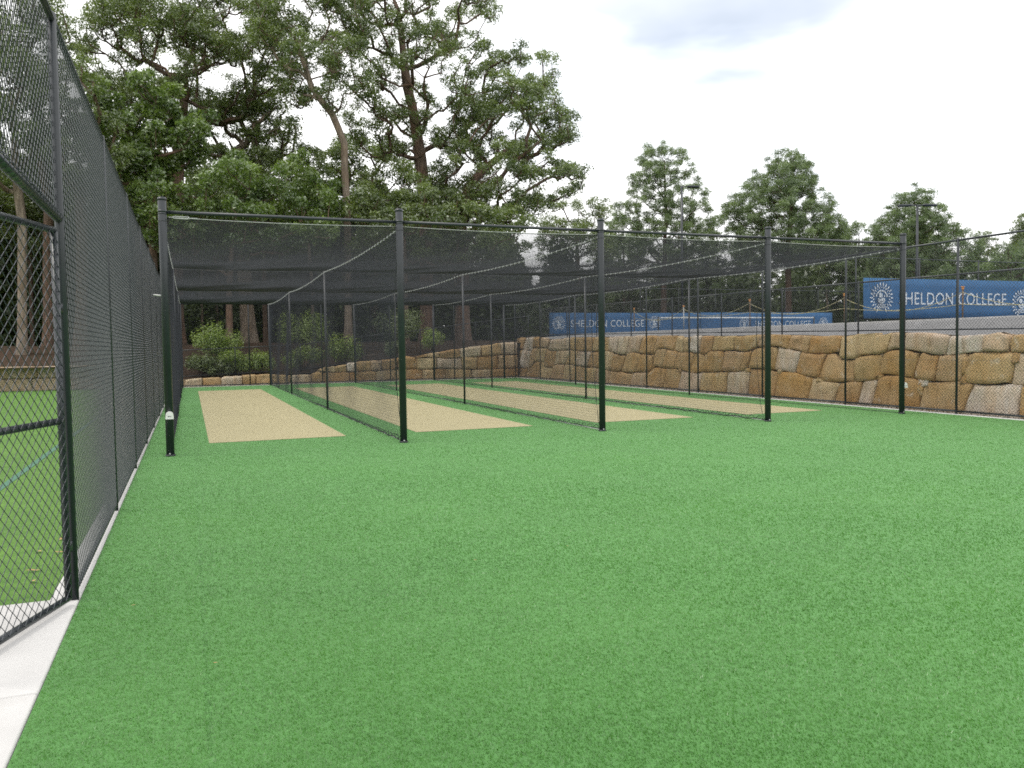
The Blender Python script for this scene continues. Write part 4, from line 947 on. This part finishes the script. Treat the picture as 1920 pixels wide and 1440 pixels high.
TR = {
'A': ((12.9, 46.2), 0.272, [(-5.5, 24.7), (-0.7, 26.0), (3.2, 24.7), (4.5, 21.1), (3.6, 19.6), (5.1, 18.3), (7.4, 17.8), (7.7, 16.5), (5.2, 15.4), (3.3, 13.8), (0.2, 12.6), (-3.1, 12.2), (-4.6, 14.0), (-5.4, 17.0)], [(0.0, 1.8), (0.0, 9.2), (-0.2, 12.3), (-0.6, 15.3), (-1.0, 17.4), (-1.3, 20.7)]),
'B': ((14.3, 43.7), 0.316, [(0.0, 15.3), (4.2, 16.2), (6.1, 14.6), (6.8, 13.7), (6.5, 13.1), (5.3, 12.6), (5.6, 11.5), (7.1, 10.9), (6.9, 10.4), (5.6, 9.5), (3.8, 8.7), (1.1, 8.3), (-1.3, 8.9), (-2.1, 11.0), (-1.2, 13.0)], [(0.0, 1.8), (0.1, 8.3), (0.5, 10.4), (1.6, 11.5), (2.9, 12.7)]),
'C': ((7.8, 43.3), 0.179, [(-4.8, 20.7), (-1.0, 21.8), (1.4, 20.1), (1.7, 16.9), (1.1, 14.4), (-0.7, 13.6), (-2.4, 14.1), (-3.4, 15.2), (-4.3, 17.1)], [(0.0, 1.8), (0.2, 8.5), (0.2, 12.1), (-0.3, 13.6), (-1.2, 14.9), (-1.8, 16.9)]),
'D': ((11.8, 55.8), 0.208, [(-5.2, 12.6), (-1.8, 15.4), (2.5, 15.0), (4.2, 12.6), (3.4, 9.6), (-4.8, 9.0), (-6.3, 11.2)], [(0.0, 1.9), (0.2, 7.0), (0.3, 13.2)]),
'E': ((-0.6, 50.0), -0.011, [(-5.3, 18.1), (-3.6, 20.0), (-1.4, 21.6), (1.9, 22.4), (4.4, 21.4), (7.2, 19.3), (6.7, 16.7), (4.6, 15.1), (0.3, 14.4), (-2.4, 14.7), (-4.5, 16.1)], [(0.0, 2.0), (0.1, 9.2), (0.4, 13.6), (0.8, 16.9)]),
'F': ((-1.6, 43.0), -0.036, [(-3.0, 12.6), (-1.9, 13.7), (-1.1, 13.1), (-0.2, 14.9), (1.2, 14.3), (1.9, 13.0), (3.4, 12.7), (3.0, 11.2), (1.6, 10.6), (0.5, 9.3), (-1.4, 9.4), (-1.9, 10.6), (-2.9, 11.3)], [(0.0, 1.9), (0.3, 8.1), (0.3, 11.1)]),
'G': ((3.3, 51.9), 0.064, [(-1.9, 15.7), (1.5, 17.0), (3.5, 15.3), (2.8, 13.3), (-0.0, 12.3), (-2.0, 12.9)], [(0.1, 1.8), (-0.0, 4.2), (-0.1, 9.6), (0.2, 13.5)]),
'L': ((-6.4, 45.5), -0.140, [(-2.6, 19.3), (0.0, 20.4), (1.4, 17.9), (1.5, 15.1), (-0.2, 13.6), (-2.8, 13.7)], [(0.0, 1.8), (0.2, 8.2), (-0.2, 15.8)]),
'K': ((-4.0, 39.8), -0.100, [(-1.8, 12.9), (0.0, 13.8), (1.5, 11.5), (1.7, 9.2), (-0.2, 8.4), (-1.9, 9.6)], [(-0.4, 1.5), (-0.2, 5.2), (-0.1, 9.7)]),
'M': ((-6.7, 40.4), -0.176, [(-2.4, 15.4), (0.6, 15.3), (1.4, 13.0), (1.1, 10.0), (-0.7, 8.3), (-3.0, 9.7)], [(-0.0, 1.3), (0.3, 7.0), (0.2, 12.1)]),
'H': ((1.8, 42.0), 0.043, [(-4.1, 8.6), (-3.0, 9.9), (-2.0, 8.7), (-0.8, 9.2), (0.7, 10.9), (1.6, 9.5), (2.6, 9.9), (3.6, 11.2), (4.6, 9.2), (5.6, 9.9), (5.5, 7.2), (3.4, 6.3), (-0.1, 6.0), (-2.3, 6.0), (-4.0, 6.9)], [(0.0, 1.8), (0.1, 5.0), (0.2, 7.5)]),
'I': ((10.5, 41.7), 0.246, [(-2.8, 8.6), (-1.6, 10.1), (-0.6, 8.9), (0.6, 10.6), (1.8, 8.7), (2.9, 9.3), (4.4, 7.9), (5.6, 8.9), (6.8, 6.5), (3.1, 5.9), (-0.5, 6.2), (-2.9, 6.5)], [(0.0, 1.8), (0.1, 4.6), (0.1, 7.3)]),
'J': ((27.2, 55.7), 0.454, [(-1.9, 12.4), (0.5, 11.9), (2.5, 12.1), (2.7, 10.1), (3.3, 8.1), (-3.1, 7.8), (-2.7, 10.6)], [(0.0, 2.6), (0.1, 5.8), (0.1, 10.5)]),
'P1': ((39.6, 63.7), 0.556, [(-1.1, 19.2), (0.1, 19.4), (2.4, 18.2), (2.9, 16.3), (4.0, 15.3), (4.5, 12.0), (4.9, 9.2), (-4.7, 9.5), (-4.2, 13.3), (-3.0, 14.7), (-2.3, 17.5)], [(0.2, 2.6), (0.2, 10.7), (0.1, 17.8)]),
'P2': ((46.4, 55.0), 0.701, [(-1.0, 17.0), (0.3, 17.2), (1.7, 16.1), (2.3, 14.5), (3.4, 12.7), (4.6, 10.5), (4.8, 7.9), (-4.4, 8.4), (-4.2, 10.6), (-5.4, 13.1), (-3.3, 14.7), (-2.3, 16.0)], [(-0.0, 2.4), (-0.0, 9.9), (0.1, 16.0)]),
'P3': ((53.4, 48.3), 0.835, [(-1.2, 12.9), (-0.3, 13.6), (1.0, 12.7), (2.0, 11.2), (2.9, 9.9), (4.3, 8.8), (4.7, 5.4), (-3.9, 5.7), (-3.5, 10.0), (-2.6, 11.4)], [(-0.0, 2.2), (-0.0, 7.2), (-0.2, 12.6)]),
'P4': ((55.6, 42.5), 0.918, [(-1.1, 7.4), (0.1, 8.3), (2.3, 8.2), (2.7, 4.3), (-1.6, 4.5)], [(0.2, 2.1), (0.1, 4.4), (0.0, 8.3)]),
'Q1': ((49.3, 69.3), 0.618, [(-1.5, 13.4), (1.1, 14.4), (3.1, 12.7), (4.1, 5.8), (-3.1, 6.0)], [(0.3, 2.7), (0.3, 8.0), (0.3, 12.8)]),
'Q2': ((59.5, 60.7), 0.776, [(-2.4, 11.7), (-0.5, 12.8), (1.8, 11.4), (3.2, 5.4), (-3.4, 5.6)], [(-0.0, 2.4), (-0.0, 7.5), (-0.1, 11.6)]),
'Q3': ((39.2, 69.8), 0.512, [(-0.9, 14.1), (1.1, 13.0), (3.1, 10.4), (3.1, 5.3), (-4.1, 5.4), (-3.0, 12.1)], [(0.0, 2.8), (0.1, 7.9), (0.1, 12.5)]),
}
def T(k, name, label, group, seed, **kw):
    b, a, p, t = TR[k]; return make_tree(name, b, a, p, t, label, group, seed, **kw)
T('A', 'gum_tree', 'largest gum tree, thick brown trunk dividing into dark limbs above the second post', GW_, 1, npad=95, ncl=470, nleaf=100, tr=.40, clr=(0.3, 0.62))
T('B', 'gum_tree', 'gum tree whose crown leans out to the right over the open sky', GW_, 2, npad=70, ncl=340, nleaf=110, tr=.38, clr=(0.3, 0.62))
T('C', 'gum_tree', 'slender gum with a bare orange-brown trunk and open high crown', GW_, 3, npad=44, ncl=200, nleaf=95, tr=.20, clr=(0.28, 0.58), bm=M_BARKPALE)
T('D', 'gum_tree', 'dark bushy gum standing behind the big central trunk', GW_, 4, npad=40, ncl=190, nleaf=100, tr=.28, clr=(0.4, 0.75), leaf=(.10, .045))
T('E', 'gum_tree', 'broad gum filling the upper left sky above the tall fence', GW_, 5, npad=115, ncl=580, nleaf=100, tr=.36, clr=(0.32, 0.66))
T('F', 'broadleaf_tree', 'brighter green broadleaf tree rising beside the top of the left fence', GW_, 6, npad=30, ncl=140, nleaf=130, tr=.22, clr=(0.32, 0.66), leaf=(.10, .055), lm=M_GUM2)
T('G', 'gum_tree', 'gum with a thick pale trunk showing at the end of the first lane', GW_, 7, npad=22, ncl=90, nleaf=100, tr=.45, clr=(0.35, 0.65), bm=M_BARKPALE)
T('L', 'gum_tree', 'tall gum seen through the fence at the top left corner', GW_, 8, npad=26, ncl=115, nleaf=90, tr=.24, clr=(0.3, 0.6))
T('K', 'gum_tree', 'gum with pinkish trunk seen through the open gate', GW_, 9, npad=16, ncl=80, nleaf=110, tr=.26, clr=(0.3, 0.62))
T('M', 'gum_tree', 'pale-trunked gum at the far left edge behind the gate', GW_, 10, npad=24, ncl=110, nleaf=90, tr=.20, clr=(0.3, 0.62), bm=M_BARKPALE)
T('H', 'understorey_tree', 'low spreading light green tree behind the first lane, above the front rail', GW_, 12, npad=50, ncl=230, nleaf=110, tr=.16, clr=(0.32, 0.62), leaf=(.09, .045), lm=M_GUM2)
T('I', 'understorey_tree', 'low bushy tree in front of the big trunks behind the second lane', GW_, 13, npad=36, ncl=170, nleaf=110, tr=.14, clr=(0.32, 0.62), leaf=(.09, .042))
T('J', 'gum_tree', 'small gum at the right end of the wood, beside the third post', GW_, 14, npad=22, ncl=130, nleaf=95, tr=.2, clr=(0.35, 0.65))
PG = 'pines beyond the tennis courts'
pk = dict(leaf=(.16, .021), lm=M_PINE, bm=M_BARKDARK, flat=.9, up=.35, shell=.2, clr=(.32, .62), branch_k=.8)
T('P1', 'pine_tree', 'round-topped pine farthest left of the three, behind the single-arm light pole', PG, 21, ncl=340, nleaf=92, tr=.30, **pk)
T('P2', 'pine_tree', 'widest dense pine, middle of the three on the skyline', PG, 22, ncl=470, nleaf=96, tr=.32, **pk)
T('P3', 'pine_tree', 'pine on the right, behind the two-headed light pole', PG, 23, ncl=370, nleaf=90, tr=.28, **pk)
T('P4', 'pine_tree', 'small hazy pine at the right edge of the skyline', PG, 24, ncl=80, nleaf=80, tr=.18, **pk)
T('Q1', 'pine_tree', 'low pine filling the gap between left and middle pines', PG, 25, ncl=160, nleaf=80, tr=.2, **pk)
T('Q2', 'pine_tree', 'low pine filling the gap between middle and right pines', PG, 26, ncl=140, nleaf=80, tr=.2, **pk)
T('Q3', 'pine_tree', 'low pine just right of the wood, under the round-topped pine', PG, 27, ncl=160, nleaf=80, tr=.2, **pk)

# slender trees inside the wood: two kinds built once, then copied
def copy_tree(root, loc, rz, sc):
    r_ = root.copy(); COL.objects.link(r_); r_.location = loc; r_.rotation_euler = (0, 0, rz); r_.scale = (sc, sc, sc)
    for ch in root.children:
        c = ch.copy(); COL.objects.link(c); c.parent = r_
    return r_
poly_s = [(-1.8, 7.5), (-2.2, 10.5), (-1., 14.), (.6, 14.4), (2., 11.5), (2.1, 8.5), (.6, 6.6)]
GS = 'slender trunks deep in the wood'
LS = ['slender brown-trunked tree standing in the dark of the wood', 'slender pale-trunked tree standing in the dark of the wood']
protos = [make_tree('slender_tree', (-14., 52.), 0, poly_s, [(0, 0), (.1, 5), (-.1, 9), (.2, 12)], LS[0], GS, 31, ncl=80, nleaf=110, tr=.15, clr=(.4, .75), leaf=(.10, .045), bm=M_BARKDARK, gz=0),
          make_tree('slender_tree', (-10., 47.), 0, poly_s, [(0, 0), (-.2, 4), (.2, 8), (0, 12)], LS[1], GS, 32, ncl=80, nleaf=110, tr=.12, clr=(.4, .75), leaf=(.10, .045), bm=M_BARKPALE, gz=0)]
for p in protos: p.location.z = 1.75
rs = random.Random(4)
spots = []
for k in range(38):
    d = rs.uniform(49, 72); px = rs.uniform(-.38, .36)     # bearing either side of the lanes
    x, y = d*math.sin(px), d*math.cos(px)
    if y < 41: continue
    spots.append((x, y))
for k, (x, y) in enumerate(spots):
    copy_tree(protos[k % 2], (x, y, float(bank_z(np.array(x), np.array(y)))-.1), rs.uniform(0, 6.28), rs.uniform(.62, .95))
for k in range(26):                                         # behind the courts
    b = rs.uniform(.5, 1.0); d = rs.uniform(84, 105)
    o = copy_tree(protos[k % 2], (d*math.sin(b), d*math.cos(b), 1.6), rs.uniform(0, 6.28), rs.uniform(.62, .85))
    o['label'] = ['brown-trunked tree in the far belt behind the tennis courts', 'pale-trunked tree in the far belt behind the tennis courts'][k % 2]; o['group'] = 'far belt of trees behind the courts'

# the dense undergrowth that reads as one dark mass
def mass(name, label, boxes, n, leaf, seed, mat):
    r = np.random.default_rng(seed); Cs = []
    for (b0, b1, d0, d1, z0, z1, k) in boxes:
        b = r.uniform(b0, b1, k); d = r.uniform(d0, d1, k); z = z0+(z1-z0)*r.uniform(0, 1, k)**1.15
        z = z0+(z-z0)*(.65+.35*np.sin(b*37+d*.3)*np.sin(b*13+1)+.2*np.sin(b*90))
        Cs.append(np.stack([d*np.sin(b), d*np.cos(b), z], 1))
    C = np.concatenate(Cs); N = r.normal(size=C.shape)+np.array((0, -.3, .5))
    L = leaf*r.uniform(.6, 1.4, len(C)); V, F = leaf_quads(C, N, L, L*.42, r)
    o = obj(name, mesh(name, V, F, mat, False, np.repeat(np.clip(r.normal(.45, .22, len(C)), 0, 1), 3)))
    return tag(o, label, 'undergrowth', kind='stuff')
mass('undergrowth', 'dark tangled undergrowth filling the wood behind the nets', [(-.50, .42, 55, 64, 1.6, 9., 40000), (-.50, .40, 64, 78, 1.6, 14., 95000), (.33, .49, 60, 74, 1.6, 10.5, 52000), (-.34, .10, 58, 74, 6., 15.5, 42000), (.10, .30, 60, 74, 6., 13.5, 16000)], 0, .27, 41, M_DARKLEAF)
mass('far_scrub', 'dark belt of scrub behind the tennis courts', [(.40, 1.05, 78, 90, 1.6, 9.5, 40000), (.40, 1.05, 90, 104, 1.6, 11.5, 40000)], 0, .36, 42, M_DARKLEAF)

# ------------------------------------------------------------------ shrubs on the bank behind the back fence
def shrub(base, w, h, label, seed, mat, n=1500, leaf=(.055, .024)):
    r = np.random.default_rng(seed)
    e = tag(empty('shrub', base), label, 'shrub', 'shrubs on the bank')
    stems = []
    Cs, Ns, Ts = [], [], []
    nb = 12
    for k in range(nb):
        a = r.uniform(0, 6.28); q = r.uniform(.1, .5)*w; z = r.uniform(.35, .8)*h
        c = np.array((q*math.cos(a)*(1-.4*(z/h)**2), q*math.sin(a)*.8, z)); R = r.uniform(.19, .29)*min(w, h*1.3)
        stems.append(tube([(0, 0, -.15), (c[0]*.4, c[1]*.4, z*.5), tuple(c)], [.022, .015, .006], 5, False))
        m = n//nb
        d = r.normal(size=(m, 3)); d /= np.linalg.norm(d, axis=1, keepdims=True)
        p = c+d*(R*r.uniform(.45, 1.05, m)[:, None]); p[:, 2] = np.maximum(p[:, 2], .02)
        Cs.append(p); Ns.append(d+np.array((0, 0, .5))+r.normal(0, .5, (m, 3))); Ts.append(np.clip(r.normal(.5, .12)+r.normal(0, .2, m), 0, 1))
    V, F = leaf_quads(np.concatenate(Cs), np.concatenate(Ns), leaf[0]*r.uniform(.6, 1.4, nb*m), leaf[1]*r.uniform(.7, 1.3, nb*m), r)
    obj('foliage', mesh('foliage', V, F, mat, False, np.repeat(np.concatenate(Ts), 3)), e)
    Vt, Ft = join(stems); obj('stem', mesh('stem', Vt, Ft, M_BARKDARK, True), e)
for k, (b, w, h, lab, mt, n) in enumerate([
    ((1.08, 38.2, .95), 2.05, 1.7, 'tall rounded bright green shrub at the end of the first lane', M_SHRUB, 3200),
    ((.45, 37.15, .34), 1.5, .95, 'low grey-green shrub in the left corner behind the back fence', M_SHRUBDARK, 1800),
    ((1.75, 37.3, .36), 1.35, 1.15, 'low yellow-green shrub in front of the tall rounded one', M_SHRUB, 1800),
    ((2.85, 37.2, .38), 1.4, 1.0, 'low yellow-green shrub just left of the first dividing net', M_SHRUB, 1800),
    ((1.15, 37.0, .30), 1.1, .75, 'small dark shrub close to the first lane back fence', M_SHRUBDARK, 1400),
    ((4.75, 37.5, .45), 1.8, 1.2, 'rounded shrub seen through the first dividing net', M_SHRUB, 1900),
    ((4.9, 39.9, 1.35), 2.4, 1.9, 'tall loose shrub higher on the bank behind the first dividing net', M_SHRUB, 2600),
    ((6.35, 37.1, .62), 1.75, 1.5, 'leaning leafy shrub above the first boulders of the back wall', M_SHRUB, 2300),
    ((9.5, 38.9, 1.35), 2.3, 2.1, 'big dark leafy shrub behind the second post', M_SHRUBDARK, 2600),
    ((10.76, 37.6, 1.30), 1.25, 1.1, 'small bright shrub right of the second post on the bank', M_SHRUB, 1600),
    ((8.9, 37.2, .95), 1.0, .8, 'small ragged shrub beside the foot of the second post', M_SHRUBDARK, 1200)]):
    shrub(b, w, h, lab, 60+k, mt, int(n*1.5))
# a fallen branch on the bank
tag(obj('fallen_branch', mesh('fallen_branch', *tube([(7.6, 37.9, 1.12), (8.4, 37.8, 1.2), (9.1, 37.9, 1.22)], [.03, .028, .02], 6), M_BARKPALE, True)), 'bare pale fallen branch lying on the bank', 'branch')
